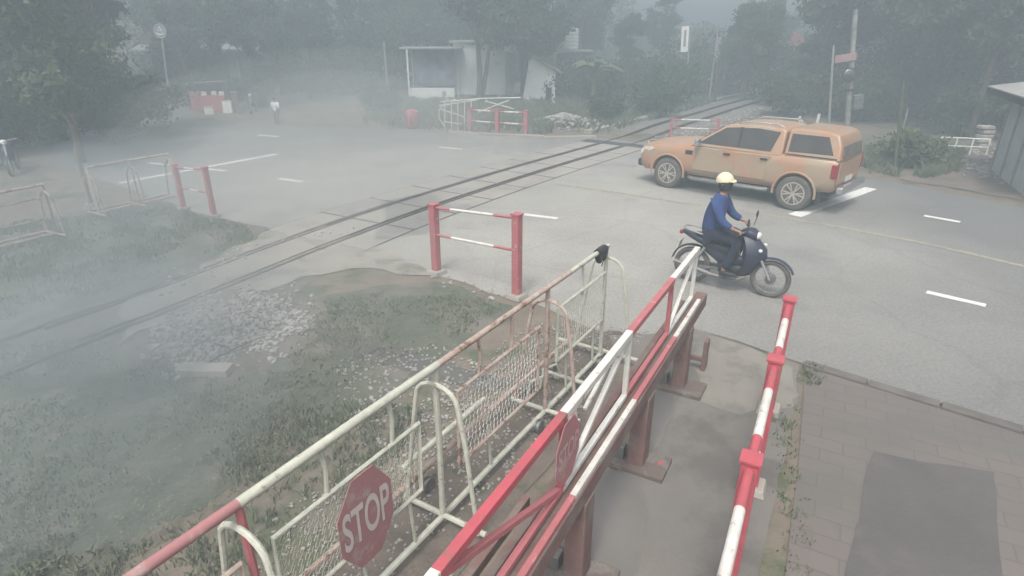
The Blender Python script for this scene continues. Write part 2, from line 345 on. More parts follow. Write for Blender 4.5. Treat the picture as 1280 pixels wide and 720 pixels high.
def rail(d, r=.034, h=.05, m='railsteel', name='rail', i0=0, i1=None):
    b = MB(); P = off(cl, d)[i0:i1]; C = cl[i0:i1]; rings = []
    for i, p in enumerate(P):
        t = (P[min(i + 1, len(P) - 1)] - P[max(i - 1, 0)]).normalized(); n = Vector((-t.y, t.x, 0)); z = zprof(C[i])
        rings.append([p + n * a + Vector((0, 0, z + q)) for a, q in ((-r, 0), (r, 0), (r, -.025), (r * .4, -.04), (r * .4, -.11), (r * 1.6, -.13), (-r * 1.6, -.13), (-r * .4, -.11), (-r * .4, -.04), (-r, -.025))])
    b.loft(rings); return b.build(name, M[m], track, smooth=True)
rail(.525); rail(-.525)
g1 = [i for i, p in enumerate(cl) if 7 < p.y < 23.5]
rail(.40, .018, name='guard_rail', i0=g1[0], i1=g1[-1]); rail(-.40, .018, name='guard_rail', i0=g1[0], i1=g1[-1])
# far track: sleepers on ballast
acc = 0; sl_ = None; cnt = 0
for i in range(len(cl) - 1):
    a, b = cl[i], cl[i + 1]; L_ = (b - a).length
    while acc < L_:
        p = a.lerp(b, acc / L_); acc += .65
        if (p.y > 24.2 or 5.0 < p.y < 8.0) and cnt < 60:
            t = (b - a).normalized()
            if sl_ is None: o = MB().box((0, 0, 0), (.2, 1.8, .12)).build('sleeper', M['sleeper'], track, bevel=.01); sl_ = o
            else: o = sl_.copy(); col.objects.link(o); o.parent = track
            o.location = (p.x, p.y, zprof(p) - .19 + (.045 if p.y < 8 else 0)); o.rotation_euler = (0, 0, math.atan2(t.y, t.x)); cnt += 1
    acc -= L_
# crossing slabs between and beside the rails, dark gaps around them
xs = [p for p in cl if 11.0 < p.y < 23.4]
base = off(xs, -1.35) + off(xs, 1.35)[::-1]
sheet('crossing_bed', base, .0085, M['seam'])
slab = MB(); tot = [0]
for i in range(1, len(xs)): tot.append(tot[-1] + (xs[i] - xs[i - 1]).length)
def at_s(s):
    for i in range(1, len(xs)):
        if s <= tot[i]: break
    t = (xs[i] - xs[i - 1]).normalized(); return xs[i - 1] + t * (s - tot[i - 1]), t
s = .1
while s + 1.5 < tot[-1]:
    for lo, hi in ((-1.32, -.60), (-.37, .37), (.60, 1.32)):
        p, t = at_s(s + .03); q, t2 = at_s(s + 1.47); n = Vector((-t.y, t.x, 0)); n2 = Vector((-t2.y, t2.x, 0)); zt = .014 + random.uniform(0, .004)
        P = [p + n * lo, q + n2 * lo, q + n2 * hi, p + n * hi]
        slab.add([(v.x, v.y, 0) for v in P] + [(v.x, v.y, zt) for v in P], [(3, 2, 1, 0), (4, 5, 6, 7), (0, 1, 5, 4), (1, 2, 6, 5), (2, 3, 7, 6), (3, 0, 4, 7)])
    s += 1.5
M['slab'] = mat('crossing_slab', (.33, .305, .27), .9, (.275, .255, .23), .8, c3=(.22, .205, .19), s3=.5, m3=.56, bump=.3, bscale=30)
tag(slab.build('crossing', M['slab']), kind='structure')
# ballast bank and pale concrete edge along the far track
far = [p for p in cl if p.y > 23.6]
bal = MB(); l0, l1, r1, r0 = off(far, 1.9), off(far, 1.1), off(far, -1.1), off(far, -1.9); vs = []; fs = []
for i in range(len(far)):
    z = zprof(far[i]) - .11
    vs += [(l0[i].x, l0[i].y, -.02), (l1[i].x, l1[i].y, z), (r1[i].x, r1[i].y, z), (r0[i].x, r0[i].y, -.02)]
for i in range(len(far) - 1):
    for k in range(3): fs.append((i * 4 + k, i * 4 + k + 1, i * 4 + 5 + k, i * 4 + 4 + k))
tag(bal.add(vs, fs).build('ballast', mat('ballast', (.25, .235, .215), .95, (.13, .12, .11), 9, bump=1, bscale=22)), 'grey stone ballast bank under the far railway track', kind='structure')
ce = MB(); P = off(far, 2.05); fs = []; 
for a, b in zip(P[:-1], P[1:]): ce.bar(a + Vector((0, 0, .05)), b + Vector((0, 0, .05)), .35, .18)
tag(ce.build('kerb', M['concrete']), kind='structure')
cb = MB()
for a, b in zip(gp((560, 166.5), (620, 170), (680, 172.5))[:-1], gp((560, 166.5), (620, 170), (680, 172.5))[1:]): cb.bar(a + Vector((0, 0, .04)), b + Vector((0, 0, .04)), .25, .12)
cb.bar(G(680, 172.5, .04), G(745, 171.5, .04), .3, .12)
tag(cb.build('kerb', M['concrete']), kind='structure')

# ================================================================ STONES, GRASS
def rock(b, x, y, z, r, flat=.6):
    ico = [(0, 0, 1), (.9, 0, .4), (.28, .85, .45), (-.72, .53, .42), (-.72, -.53, .45), (.28, -.85, .4), (.72, .53, -.4), (-.28, .85, -.45), (-.9, 0, -.4), (-.28, -.85, -.45), (.72, -.53, -.42), (0, 0, -1)]
    F = [(0, 1, 2), (0, 2, 3), (0, 3, 4), (0, 4, 5), (0, 5, 1), (1, 6, 2), (2, 7, 3), (3, 8, 4), (4, 9, 5), (5, 10, 1), (2, 6, 7), (3, 7, 8), (4, 8, 9), (5, 9, 10), (1, 10, 6), (11, 7, 6), (11, 8, 7), (11, 9, 8), (11, 10, 9), (11, 6, 10)]
    sx, sy, sz = (r * random.uniform(.7, 1.2), r * random.uniform(.6, 1.1), r * flat * random.uniform(.7, 1.2)); a = random.uniform(0, 2 * PI); c, s_ = math.cos(a), math.sin(a)
    vs = []
    for v in ico:
        k = random.uniform(.8, 1.15); X, Y, Z = v[0] * sx * k, v[1] * sy * k, v[2] * sz * k
        vs.append((x + X * c - Y * s_, y + X * s_ + Y * c, z + Z + sz * .3))
    b.add(vs, F)
def scatter(poly, n, fn, wt=None):
    xs_ = [p[0] for p in poly]; ys_ = [p[1] for p in poly]; k = 0; tries = 0
    while k < n and tries < n * 30:
        tries += 1; x, y = random.uniform(min(xs_), max(xs_)), random.uniform(min(ys_), max(ys_))
        if not inpoly(x, y, poly): continue
        if wt and random.random() > wt(x, y): continue
        fn(x, y); k += 1
gpoly = gp((196, 436), (225, 395), (300, 352), (372, 362), (368, 425), (300, 456), (230, 460))
b = MB(); gc = sum((Vector((p[0], p[1])) for p in gpoly), Vector((0, 0))) / len(gpoly); gbig = [gc + (Vector((p[0], p[1])) - gc) * 1.3 for p in gpoly]
def gw(x, y):
    d = (Vector((x, y)) - gc).length; return max(.03, min(1, 1.9 - d * 1.35 + 1.2 * noise.noise(Vector((x * 2.3, y * 2.3, 8)))))
scatter(gbig, 2100, lambda x, y: rock(b, x, y, .01, random.choice((.012, .018, .024, .03, .042)) * random.uniform(.8, 1.2), .75), gw)
sheet('gravel_bed', gbig, .0045, M['soil'], .2)
tag(b.build('gravel_heap', M['stone2'], norm=False), 'patch of pale broken stones beside the near rail', 'gravel', kind='stuff')
b = MB()
scatter([(-2.9, .6), (-3.3, 1.3), (-1.6, 4.6), (.3, 7.6), (1.9, 7.3), (.6, 5.2)], 2600, lambda x, y: rock(b, x, y, .008, random.uniform(.006, .022)))
scatter(gp((420, 450), (560, 430), (620, 470), (560, 560), (470, 560), (420, 500)), 500, lambda x, y: rock(b, x, y, .005, random.uniform(.01, .03)))
tag(b.build('rubble', M['stone'], norm=False), 'small stones and rubble scattered on the soil under the rolling gates', 'gravel', kind='stuff')
b = MB()
for (pa, pb, n, wd) in (((330, 300), (262, 338), 40, .12), ((262, 338), (225, 352), 30, .3), ((560, 350), (640, 372), 20, .2), ((590, 170), (690, 176), 60, .35), ((440, 290), (330, 300), 25, .15)):
    p, q = G(*pa), G(*pb)
    for _ in range(n):
        c = p.lerp(q, random.random()); rock(b, c.x + random.gauss(0, wd), c.y + random.gauss(0, wd), .01, random.uniform(.02, .05))
lc = off([p for p in cl if p.y > 23.6 and p.y < 40], -1.5)
for _ in range(500):
    c = random.choice(lc); rock(b, c.x + random.gauss(0, .5), c.y + random.gauss(0, .5), .05, random.uniform(.03, .07))
tag(b.build('loose_stones', M['stone2'], norm=False), 'loose pale stones lying along the edges of road and track', 'gravel', kind='stuff')
def blade(b, x, y, h, wd=.008):
    a = random.uniform(0, 2 * PI); dx, dy = math.cos(a), math.sin(a); l = random.uniform(.2, .8) * h
    b.add([(x - dy * wd, y + dx * wd, 0), (x + dy * wd, y - dx * wd, 0), (x + dx * l * .4 + dy * wd * .6, y + dy * l * .4 - dx * wd * .6, h * .7), (x + dx * l, y + dy * l, h)], [(0, 1, 2), (0, 2, 3)])
def tuft(b, x, y, h=.12, n=6):
    for _ in range(n): blade(b, x + random.gauss(0, .03), y + random.gauss(0, .03), h * random.uniform(.5, 1.2))
def weed(b, x, y):
    for _ in range(random.randint(5, 11)):
        a = random.uniform(0, 2 * PI); q = random.uniform(.01, .07); cx, cy, cz = x + q * math.cos(a), y + q * math.sin(a), random.uniform(.02, .11); w_ = random.uniform(.010, .022); t = random.uniform(-.5, .8)
        dx, dy = math.cos(a) * w_, math.sin(a) * w_
        b.add([(cx - dx, cy - dy, cz - t * w_), (cx - dy * .5, cy + dx * .5, cz), (cx + dx, cy + dy, cz + t * w_), (cx + dy * .5, cy - dx * .5, cz)], [(0, 1, 2, 3)])
def clump(x, y):
    return max(0, min(1, .5 + 1.6 * noise.noise(Vector((x * 1.1, y * 1.1, 3)))))
fieldp = gp((380, 378), (545, 356), (630, 384), (560, 430), (440, 470), (420, 530), (250, 650), (60, 760), (-250, 760), (-250, 440), (150, 425), (210, 462), (330, 452), (372, 425))
b = MB(); scatter(fieldp, 3600, lambda x, y: tuft(b, x, y, random.uniform(.025, .065), 4), clump)
scatter(fieldp, 900, lambda x, y: weed(b, x, y))
scatter([(-.6, 5.4), (-1.9, 3.4), (-3.0, 1.6), (-4.2, 2.6), (-2.6, 5.6)], 600, lambda x, y: tuft(b, x, y, .10, 5), clump)
tag(b.build('grass', M['grass'], norm=False), 'weedy dark green grass beside the cream rolling gate', 'grass', kind='stuff')
b = MB(); scatter(gp((20, 280), (205, 258), (305, 284), (320, 300), (200, 344), (110, 372), (-60, 420), (-60, 320)), 2400, lambda x, y: tuft(b, x, y, random.uniform(.05, .12), 5), clump); scatter(gp((20, 280), (205, 258), (305, 284), (320, 300), (200, 344), (110, 372), (-60, 420), (-60, 320)), 300, lambda x, y: weed(b, x, y))
tag(b.build('grass', M['grass'], norm=False), 'green grass on the verge in front of the left gates', 'grass', kind='stuff')
b = MB(); scatter(gp((440, 158), (560, 164), (670, 168), (760, 166), (900, 128), (760, 118), (500, 128)), 2400, lambda x, y: tuft(b, x, y, .4, 7), clump)
scatter(gp((1075, 218), (1160, 224), (1200, 214), (1200, 190), (1080, 190)), 500, lambda x, y: tuft(b, x, y, .3, 7), clump)
tag(b.build('undergrowth', M['grass'], norm=False), 'tall grass and weeds beyond the far side of the road', 'weeds', kind='stuff')
b = MB()
scatter([(1.5, 1.8), (1.85, 2.2), (3.1, 5.5), (2.85, 5.6)], 60, lambda x, y: tuft(b, x, y, .05, 5), clump)
for px in ((1012, 470), (1016, 463), (1008, 478), (986, 535)):
    p = G(*px)
    for _ in range(6): tuft(b, p.x + random.gauss(0, .05), p.y + random.gauss(0, .05), .09, 6)
tag(b.build('weeds', M['grass'], norm=False), 'weeds growing in the joint between path and pavers', 'weeds', kind='stuff')
# broken slab and sticks on the gravel
cs = thing('concrete_slab', 'short pale concrete slab lying below the gravel patch', 'slab', G(257, 467), R(-2))
MB().box((0, 0, .05), (.62, .2, .10)).build('slab', M['concrete'], cs, bevel=.012)
for (a, b_, lab) in (((262, 452), (330, 420), 'thin dark branch lying across the gravel patch'), ((268, 430), (300, 445), 'short dark twig crossing the longer branch on the gravel')):
    p, q = G(*a, .06), G(*b_, .08); t = thing('branch', lab, 'branch', p)
    m = (q - p); MB().tube([(0, 0, 0), m * .4 + Vector((.02, .02, .02)), m], [.012, .010, .004], 6).build('stem', M['bark'], t)

# ================================================================ ROLLING GATE 1 (cream tubes, chain link, STOP)
def text_mesh(word, name, m, parent, wd, ht, loc, extr=.004, rot=(PI / 2, 0, 0), shear=0):
    c = bpy.data.curves.new(name, 'FONT'); c.body = word; c.size = 1; c.extrude = 0; c.align_x = 'CENTER'; c.align_y = 'CENTER'; c.offset = .018
    o = bpy.data.objects.new(name, c); col.objects.link(o); bpy.context.view_layer.update()
    me = bpy.data.meshes.new_from_object(o.evaluated_get(bpy.context.evaluated_depsgraph_get())); bpy.data.objects.remove(o)
    xs_ = [v.co.x for v in me.vertices]; ys_ = [v.co.y for v in me.vertices]
    kx, ky = wd / (max(xs_) - min(xs_)), ht / (max(ys_) - min(ys_)); cx, cy = (max(xs_) + min(xs_)) / 2, (max(ys_) + min(ys_)) / 2
    for v in me.vertices: v.co.x = (v.co.x - cx) * kx; v.co.y = (v.co.y - cy) * ky
    me.materials.append(m); o = bpy.data.objects.new(name, me); col.objects.link(o); o.parent = parent; o.location = loc; o.rotation_euler = rot
    return o
def chain(b, x0, x1, z0, z1, top=None, cell=.055, r=.0022, sag=.0):
    """chain link wires between (x0..x1, z0..z1) in the local xz plane"""
    n = int((x1 - x0) / cell); k = int((z1 - z0) / (cell * .9))
    for i in range(n + 1):
        pts = []
        for j in range(k * 2 + 1):
            x = x0 + cell * i + (cell / 2 if j % 2 else 0) + random.uniform(-.004, .004); z = z0 + (z1 - z0) * j / (2 * k)
            pts.append((min(x, x1), (.004 if j % 2 else -.004) + sag * math.sin(j * .5 + i * .3), z))
        b.tube(pts, r, 4, cap=False)
        pts2 = [(min(max(x0, 2 * (x0 + cell * i) - p[0]), x1), -p[1], p[2]) for p in pts]
        b.tube(pts2, r, 4, cap=False)
def arch(b, s, n0=.17, n1=-.21, top=1.37, f0=.36, f1=-.36, z0=.12, r=.019):
    pts = [(s, f0, z0), (s, n0 + .06, .9)]
    for q in range(9):
        a = PI * q / 8; c = (n0 + n1) / 2; w_ = (n0 - n1) / 2; pts.append((s, c + w_ * math.cos(a), top - .14 + .14 * math.sin(a)))
    pts += [(s, n1 - .06, .9), (s, f1, z0)]; b.tube(pts, r, 8)
def wheelset(b, s, n):
    b.lathe([(.03, -.03), (.07, -.03), (.07, -.012), (.055, -.01), (.055, .01), (.07, .012), (.07, .03), (.03, .03)], (s, n, .075), 16, 'Y')
g1root = thing('rolling_gate', 'cream tube rolling gate with chain link panels and a red STOP sign, nearest the grass', 'gate', (-.92, 3.18, 0), math.atan2(.8535, .521), group=None)
x0, x1 = -2.6, 3.87
def banded(name, pts_bands, r, z, parent, y=0, n=10):
    b = MB(); mats = []; 
    for (a, c, mm) in pts_bands:
        if mm not in mats: mats.append(mm)
        b.mi = mats.index(mm); b.tube([(a, y, z), ((a + c) / 2, y, z + .004), (c, y, z)], r, n)
    return b.build(name, [M[q] for q in mats], parent, smooth=True)
banded('top_tube', [(x0, -.92, 'signred'), (-.92, .72, 'cream')], .030, 1.5, g1root)
banded('top_tube', [(.72, 2.9, 'rusty'), (2.9, x1, 'cream')], .026, 1.5, g1root)
for s_, m_ in ((-2.3, 'rusty'), (-.92, 'pinkred'), (.69, 'cream'), (2.42, 'rusty'), (3.83, 'cream')):
    MB().tube([(s_, 0, .12), (s_ + .01, 0, .8), (s_, 0, 1.49)], .024, 8).build('post', M[m_], g1root, smooth=True)
for s_, m_ in ((-.38, 'cream'), (.20, 'cream'), (1.25, 'rusty'), (1.75, 'rusty'), (3.2, 'cream')):
    MB().tube([(s_, 0, 1.14), (s_ + .02, .0, 1.32), (s_, 0, 1.49)], .016, 8).build('strut', M[m_], g1root, smooth=True)
for s_, m_ in ((-.95, 'cream'), (.67, 'cream'), (2.42, 'rusty'), (3.84, 'cream')):
    b = MB(); arch(b, s_); b.build('arch_frame', M[m_], g1root, smooth=True)
def panel(a, c, zb, zt, m_, sag=0):
    b = MB(); b.tube([(a, -.01, zb), (a, -.01, zt), (c, -.01, zt), (c - .02, -.01, zb), (a, -.01, zb)], .017, 8)
    f = b.build('panel_frame', M[m_], g1root, smooth=True)
    k = MB(); chain(k, a + .01, c - .02, zb, zt, sag=sag); k.build('chain_link', M['cream' if m_ == 'cream' else 'white'], f, norm=False)
panel(-.78, .47, .57, 1.15, 'cream', .008); panel(.93, 2.25, .47, 1.16, 'rusty', .012); panel(2.63, 3.8, .6, 1.2, 'cream', .006)
panel(-2.25, -.98, .57, 1.15, 'rusty')
for a, c, y, z, m_ in ((-2.6, 3.95, 0, .12, 'cream'), (-2.6, 3.95, .42, .20, 'rusty'), (.69, 1.9, .40, .42, 'cream')):
    b = MB(); b.tube([(a + (c - a) * i / 8, y, z + random.uniform(-.008, .008)) for i in range(9)], .026, 8); b.build('base_tube', M[m_], g1root, smooth=True)
for s_, a, c in ((-.95, .45, -.4), (.69, .45, -.42), (2.42, .45, -.4), (3.9, .62, -.48), (3.1, .45, -.2)):
    MB().tube([(s_, a, .13), (s_, c, .13)], .024, 8).build('cross_tube', M['cream'], g1root, smooth=True)
for s_ in (-.15, .35, 1.4, 2.9, 3.6):
    MB().tube([(s_, 0, .13), (s_ - .03, 0, .58)], .014, 8).build('strut', M['cream'], g1root, smooth=True)
for s_, y in ((-.6, .0), (.95, .42), (2.2, 0), (2.75, .42), (3.7, 0), (3.3, .42)):
    b = MB(); wheelset(b, s_, y - .05); b.build('roller', M['steel'], g1root, smooth=True)
for s_ in (2.55, 2.85):     # bent tubes at the roller boxes
    b = MB(); b.tube([(s_, .3, .05), (s_ + .05, .28, .28), (s_ + .2, .2, .3), (s_ + .28, .15, .06)], .014, 7); b.build('bracket', M['cream'], g1root, smooth=True)
def octa(w_, h_, k=.30):
    a, c = w_ / 2, h_ / 2; return [(-a, -c + h_ * k), (-a + w_ * k, -c), (a - w_ * k, -c), (a, -c + h_ * k), (a, c - h_ * k), (a - w_ * k, c), (-a + w_ * k, c), (-a, c - h_ * k)]
sg = MB().prism(octa(.48, .72), .006, lambda a, c, t: (a - .13, -.04 - t, c + .79)).build('stop_sign', M['signred'], g1root)
text_mesh('STOP', 'lettering', M['letter'], sg, .42, .30, (-.13, -.049, .80))
# rag on the gate's end
rg = thing('rag', 'dark grey rag tied over the far end of the cream gate tube', 'rag', g1root.matrix_basis @ Vector((3.66, 0, 1.5)), math.atan2(.8535, .521))
b = MB(); rings = []
for i in range(7):
    x = -.10 + i * .035; q = [Vector((x + random.uniform(-.01, .01), .045 * math.cos(t) * random.uniform(.8, 1.2), .045 * math.sin(t) - (.10 * abs(math.sin(i * .9)) if math.sin(t) < -.3 else 0))) for t in [2 * PI * k / 12 for k in range(12)]]
    rings.append(q)
b.loft(rings); b.build('cloth', M['black'], rg, smooth=True)
MB().tube([(.0, .0, -.03), (.03, -.03, -.10), (.0, -.02, -.18)], .006, 6).build('string', M['black'], rg)

# ================================================================ ROLLING GATE 2 (red and white truss on a beam)
A2 = G(790, 578); B2 = G(850, 470); u2 = (B2 - A2).normalized(); rz2 = math.atan2(u2.y, u2.x)
g2 = thing('rolling_gate', 'red and white truss gate on a dull red beam, between path and cream gate', 'gate', (A2.x, A2.y, 0), rz2)
SB = [-4.9, -3.03, -1.69, -.43, .83, 1.87]; SM = ['white', 'red', 'white', 'red', 'white']
SM = ['white', 'red', 'white', 'pinkred', 'white']
def sqbars(name, z, y, wd, bands, parent=g2, th=None):
    b = MB(); mats = []
    for a, c, mm in bands:
        if mm not in mats: mats.append(mm)
        b.mi = mats.index(mm); b.box(((a + c) / 2, y, z), (c - a, wd, th or wd))
    return b.build(name, [M[q] for q in mats], parent, bevel=.004)
bands = [(SB[i], SB[i + 1], SM[i]) for i in range(5)]
sqbars('top_rail', 1.555, 0, .055, bands)
bl = [(a, c, {'white': 'white', 'red': 'pinkred', 'pinkred': 'pinkred'}[m_]) for a, c, m_ in bands]
sqbars('lower_rail', .985, 0, .042, bl); sqbars('lower_rail', .955, -.085, .042, bl)
for s_, m_ in ((-3.03, 'red'), (-1.69, 'red'), (-.43, 'white'), (.83, 'pinkred'), (1.85, 'white')):
    MB().box((s_, 0, 1.27), (.04, .04, .53)).build('upright', M[m_], g2, bevel=.003)
def diag(s0, z0, s1, z1, m_, wd=.036, y=0): MB().bar((s0, y, z0), (s1, y, z1), wd, wd).build('brace', M[m_], g2, bevel=.003)
diag(-3.0, 1.52, -1.72, 1.0, 'pinkred'); diag(-1.66, 1.0, -.46, 1.53, 'white'); diag(-1.2, 1.29, -.47, 1.5, 'white', .028, .05)
diag(.86, 1.0, 1.83, 1.53, 'white'); diag(-4.8, 1.0, -3.06, 1.52, 'white', .036)
diag(-3.0, 1.25, -2.75, 1.5, 'cream', .028, .04)
MB().box((-1.35, -.05, .85), (7.1, .13, .16)).build('beam', M['deepred'], g2, bevel=.01)
MB().box((-1.35, .11, .84), (6.6, .06, .10)).build('beam', M['deepred'], g2, bevel=.006)
MB().box((-3.3, .24, .80), (3.2, .05, .08)).build('beam', M['deepred'], g2, bevel=.006)
for s_, w_ in ((-1.45, .17), (0, .19), (1.5, .18)):
    MB().box((s_, -.05, .39), (w_, .15, .77)).build('column', M['deepred'], g2, bevel=.01)
    b = MB(); b.box((s_, -.08, .03), (.34, .50, .05)); b.build('foot_plate', M['muddy'], g2, bevel=.006)
    b = MB(); b.box((s_ - .02, .19, .10), (.10, .24, .16)); b.build('roller_box', M['steel'], g2, bevel=.008)
# keeper post and roller at the far end, red capped pin
kpz = thing('roller_post', 'small dull red upright plate on a bracket at the far end of the truss gate', 'post', G(879, 462), rz2)
MB().box((0, 0, .20), (.13, .05, .40)).build('plate', M['deepred'], kpz, bevel=.006)
MB().box((-.05, .13, .16), (.05, .24, .05)).build('bracket', M['deepred'], kpz, bevel=.004)
pin = thing('red_peg', 'small bright red peg on the path beside the middle column of the truss gate', 'peg', G(825, 585), rz2)
MB().lathe([(.012, 0), (.025, .01), (.03, .04), (.025, .06), (.008, .065)], (0, 0, 0), 12).build('peg', M['red'], pin, smooth=True)
s2 = MB().prism(octa(.36, .46), .006, lambda a, c, t: (a - 1.68, -.032 - t, c + 1.30)).build('stop_sign', M['signred'], g2)
text_mesh('STOP', 'lettering', mat('faded_pink_letters', (.52, .34, .33), .8), s2, .31, .15, (-1.68, -.041, 1.31))

# ================================================================ FENCES OF RED POSTS
def post_fence(name, label, P, hts, ps, tubes, band=(.3, .72), r=.028, cat='fence', red='red', cap=True, foot=True, group=None):
    root = thing(name, label, cat, (P[0][0], P[0][1], 0)); O = Vector((P[0][0], P[0][1], 0))
    ang = math.atan2(P[-1][1] - P[0][1], P[-1][0] - P[0][0])
    for p, h in zip(P, hts):
        q = Vector((p[0], p[1], 0)) - O
        b = MB(); b.box((q.x, q.y, h / 2), (ps, ps, h), ang); pp = b.build('post', M[red], root, bevel=.008)
        if cap: MB().box((q.x, q.y, h + .012), (ps * 1.25, ps * 1.25, .024), ang).build('cap', M[red], pp, bevel=.004)
        if foot: MB().box((q.x, q.y, .035), (ps * 2.3, ps * 2.3, .07), ang, taper=.85).build('footing', M['concrete'], pp, bevel=.01)
    for i in range(len(P) - 1):
        a, c = Vector((P[i][0], P[i][1], 0)) - O, Vector((P[i + 1][0], P[i + 1][1], 0)) - O
        for tz in tubes:
            ha, hc = hts[i] - (max(hts) - tz if False else 0), 0
            za, zc = hts[i] * tz, hts[i + 1] * tz
            b = MB(); A_, C_ = a + Vector((0, 0, za)), c + Vector((0, 0, zc))
            b.mi = 0; b.tube([A_, A_.lerp(C_, band[0])], r, 10); b.tube([A_.lerp(C_, band[1]), C_], r, 10); b.mi = 1; b.tube([A_.lerp(C_, band[0]), A_.lerp(C_, band[1])], r * 1.01, 10)
            b.build('rail', [M[red], M['white']], root, smooth=True)
    return root
fd = Vector((.466, .885, 0)).normalized()
fp0 = Vector((2.74, 5.41, 0))
post_fence('post_and_rail_fence', 'bright red posts joined by red and white banded tubes along the paver edge', [fp0, Vector((2.12, 4.22, 0)), Vector((1.47, 2.99, 0)), Vector((.84, 1.79, 0))], [1.3] * 4, .105, (.955, .52), (.30, .76), .032)
post_fence('crossing_barrier', 'tall pinkish red two-post barrier with banded rails at the near road edge', [G(546, 342), G(646, 372)], [1.19, 1.31], .12, (.965, .58), (.22, .74), .022, 'barrier', 'pinkred')
post_fence('crossing_barrier', 'smaller dull red two-post barrier standing on the far left verge beside the gates', [G(230, 262), G(268, 272)], [1.03, 1.10], .10, (.955, .50), (.35, .65), .022, 'barrier', 'pinkred', foot=True)
post_fence('crossing_barrier', 'low red barrier with white banded rails and three posts across the road', [G(588, 165.5), G(622, 168.5), G(657.5, 170.5)], [.98, .98, .98], .15, (.93, .48), (.25, .75), .032, 'barrier', 'pinkred', foot=False)
post_fence('crossing_barrier', 'small red and white barrier beside the far rails behind the pickup bonnet', [G(838, 172), G(896, 174)], [.75, .75], .10, (.93, .5), (.2, .8), .03, 'barrier', 'pinkred', foot=False)

# left pair of rolling gates on the other side of the track
def small_gate(name, label, p, q, h, m_, panels=True, red=None):
    p, q = Vector(p), Vector(q); L_ = (q - p).length; root = thing(name, label, 'gate', (p.x, p.y, 0), math.atan2(q.y - p.y, q.x - p.x))
    MB().tube([(0, 0, h), (L_ / 2, 0, h + .01), (L_, 0, h)], .028, 8).build('top_tube', M[m_], root, smooth=True)
    MB().tube([(0, 0, .14), (L_, 0, .12)], .026, 8).build('base_tube', M[m_], root, smooth=True)
    MB().tube([(0, .3, .14), (L_, .3, .12)], .026, 8).build('base_tube', M[m_], root, smooth=True)
    k = max(2, int(L_ / 1.3))
    for i in range(k + 1):
        s_ = L_ * i / k
        MB().tube([(s_, 0, .12), (s_, 0, h)], .02, 8).build('post', M[red if red and i % 2 == 0 else m_], root, smooth=True)
        b = MB(); arch(b, s_ - .03, .12, -.17, h - .12, .3, -.3, .1); b.build('arch_frame', M[m_], root, smooth=True)
        MB().tube([(s_ - .04, .35, .12), (s_ - .04, -.35, .12)], .02, 8).build('cross_tube', M[m_], root, smooth=True)
        if i < k and panels:
            e = L_ * (i + 1) / k; b = MB(); b.tube([(s_ + .1, -.01, .45), (s_ + .1, -.01, h * .78), (e - .1, -.01, h * .78), (e - .1, -.01, .45), (s_ + .1, -.01, .45)], .015, 6)
            f = b.build('panel_frame', M[m_], root, smooth=True)
            c = MB(); chain(c, s_ + .1, e - .1, .45, h * .78, cell=.10, r=.002); c.build('chain_link', M[m_], f, norm=False)
    return root
small_gate('rolling_gate', 'short dull white tube gate with arched ends on the verge left of the tracks', (-9.05, 12.75, 0), (-8.15, 14.35, 0), 1.12, 'rusty', panels=False, red='cream')
small_gate('rolling_gate', 'faded brownish tube gate at the left edge of the view', (-10.4, 8.4, 0), (-8.98, 11.35, 0), 1.08, 'rusty', red='deepred')
ps = thing('gate_post', 'slim dark red upright post between the two left gates', 'post', G(114, 257))
MB().tube([(0, 0, 0), (0, 0, 1.35)], .045, 8).build('shaft', M['deepred'], ps, smooth=True); MB().box((0, 0, .03), (.2, .2, .06)).build('base', M['concrete'], ps, bevel=.01)
# far white folding barrier next to the low red one
fb = thing('folding_barrier', 'tangle of white tubes, a folded barrier at the far kerb beside the low red barrier', 'barrier', G(572, 163), R(-6))
for i in range(5):
    x = -.55 + i * .28
    MB().tube([(x, 0, 0), (x + .05, 0, 1.2), (x + .2, .1, 1.25)], .022, 7).build('upright', M['white'], fb, smooth=True)
for a, c, za, zc in ((-.75, .9, 1.0, 1.25), (-.7, 1.3, 1.15, 1.32), (-.7, .3, .85, .55), (-.6, .5, .35, .2), (.9, 2.7, 1.3, 1.35), (1.2, 2.4, 1.2, .9), (.9, 2.2, .75, 1.25)):
    MB().tube([(a, .05, za), ((a + c) / 2, .08, (za + zc) / 2), (c, .05, zc)], .024, 7).build('rail', M['white'], fb, smooth=True)
b = MB(); b.tube([(-.62, .0, 1.0), (-.78, 0, .8), (-.78, 0, .5), (-.55, 0, .15)], .022, 7); b.build('upright', M['white'], fb, smooth=True)

# ================================================================ PICKUP TRUCK
def boolean(o, cutter):
    m = o.modifiers.new('cut', 'BOOLEAN'); m.operation = 'DIFFERENCE'; m.object = cutter; m.solver = 'EXACT'; bake(o)
fw = (G(835, 234) - G(990, 262)); fw.z = 0; fw.normalize(); lf = Vector((-fw.y, fw.x, 0))
mid = (G(835, 234) + G(990, 262)) / 2; tc_ = mid - lf * .80
truck = thing('pickup_truck', 'dusty apricot double cab pickup with a matching canopy, driving across the far lane', 'pickup truck', (tc_.x, tc_.y, 0), math.atan2(fw.y, fw.x))
FA, RA = 1.62, -1.60
def ring(x, zb, zs, zt, w_, crown=.03):
    h = [(w_ - .10, zb), (w_ - .02, zb + .10), (w_, zb + .28), (w_ + .005, zs - .18), (w_ - .025, zs - .04), (w_ - .085, zt - .0)]
    half = [Vector((x, y, z)) for y, z in h]
    return half + [Vector((x, (w_ - .085) * .5, zt + crown)), Vector((x, 0, zt + crown * 1.3)), Vector((x, -(w_ - .085) * .5, zt + crown))] + [Vector((v.x, -v.y, v.z)) for v in half[::-1]]
b = MB()
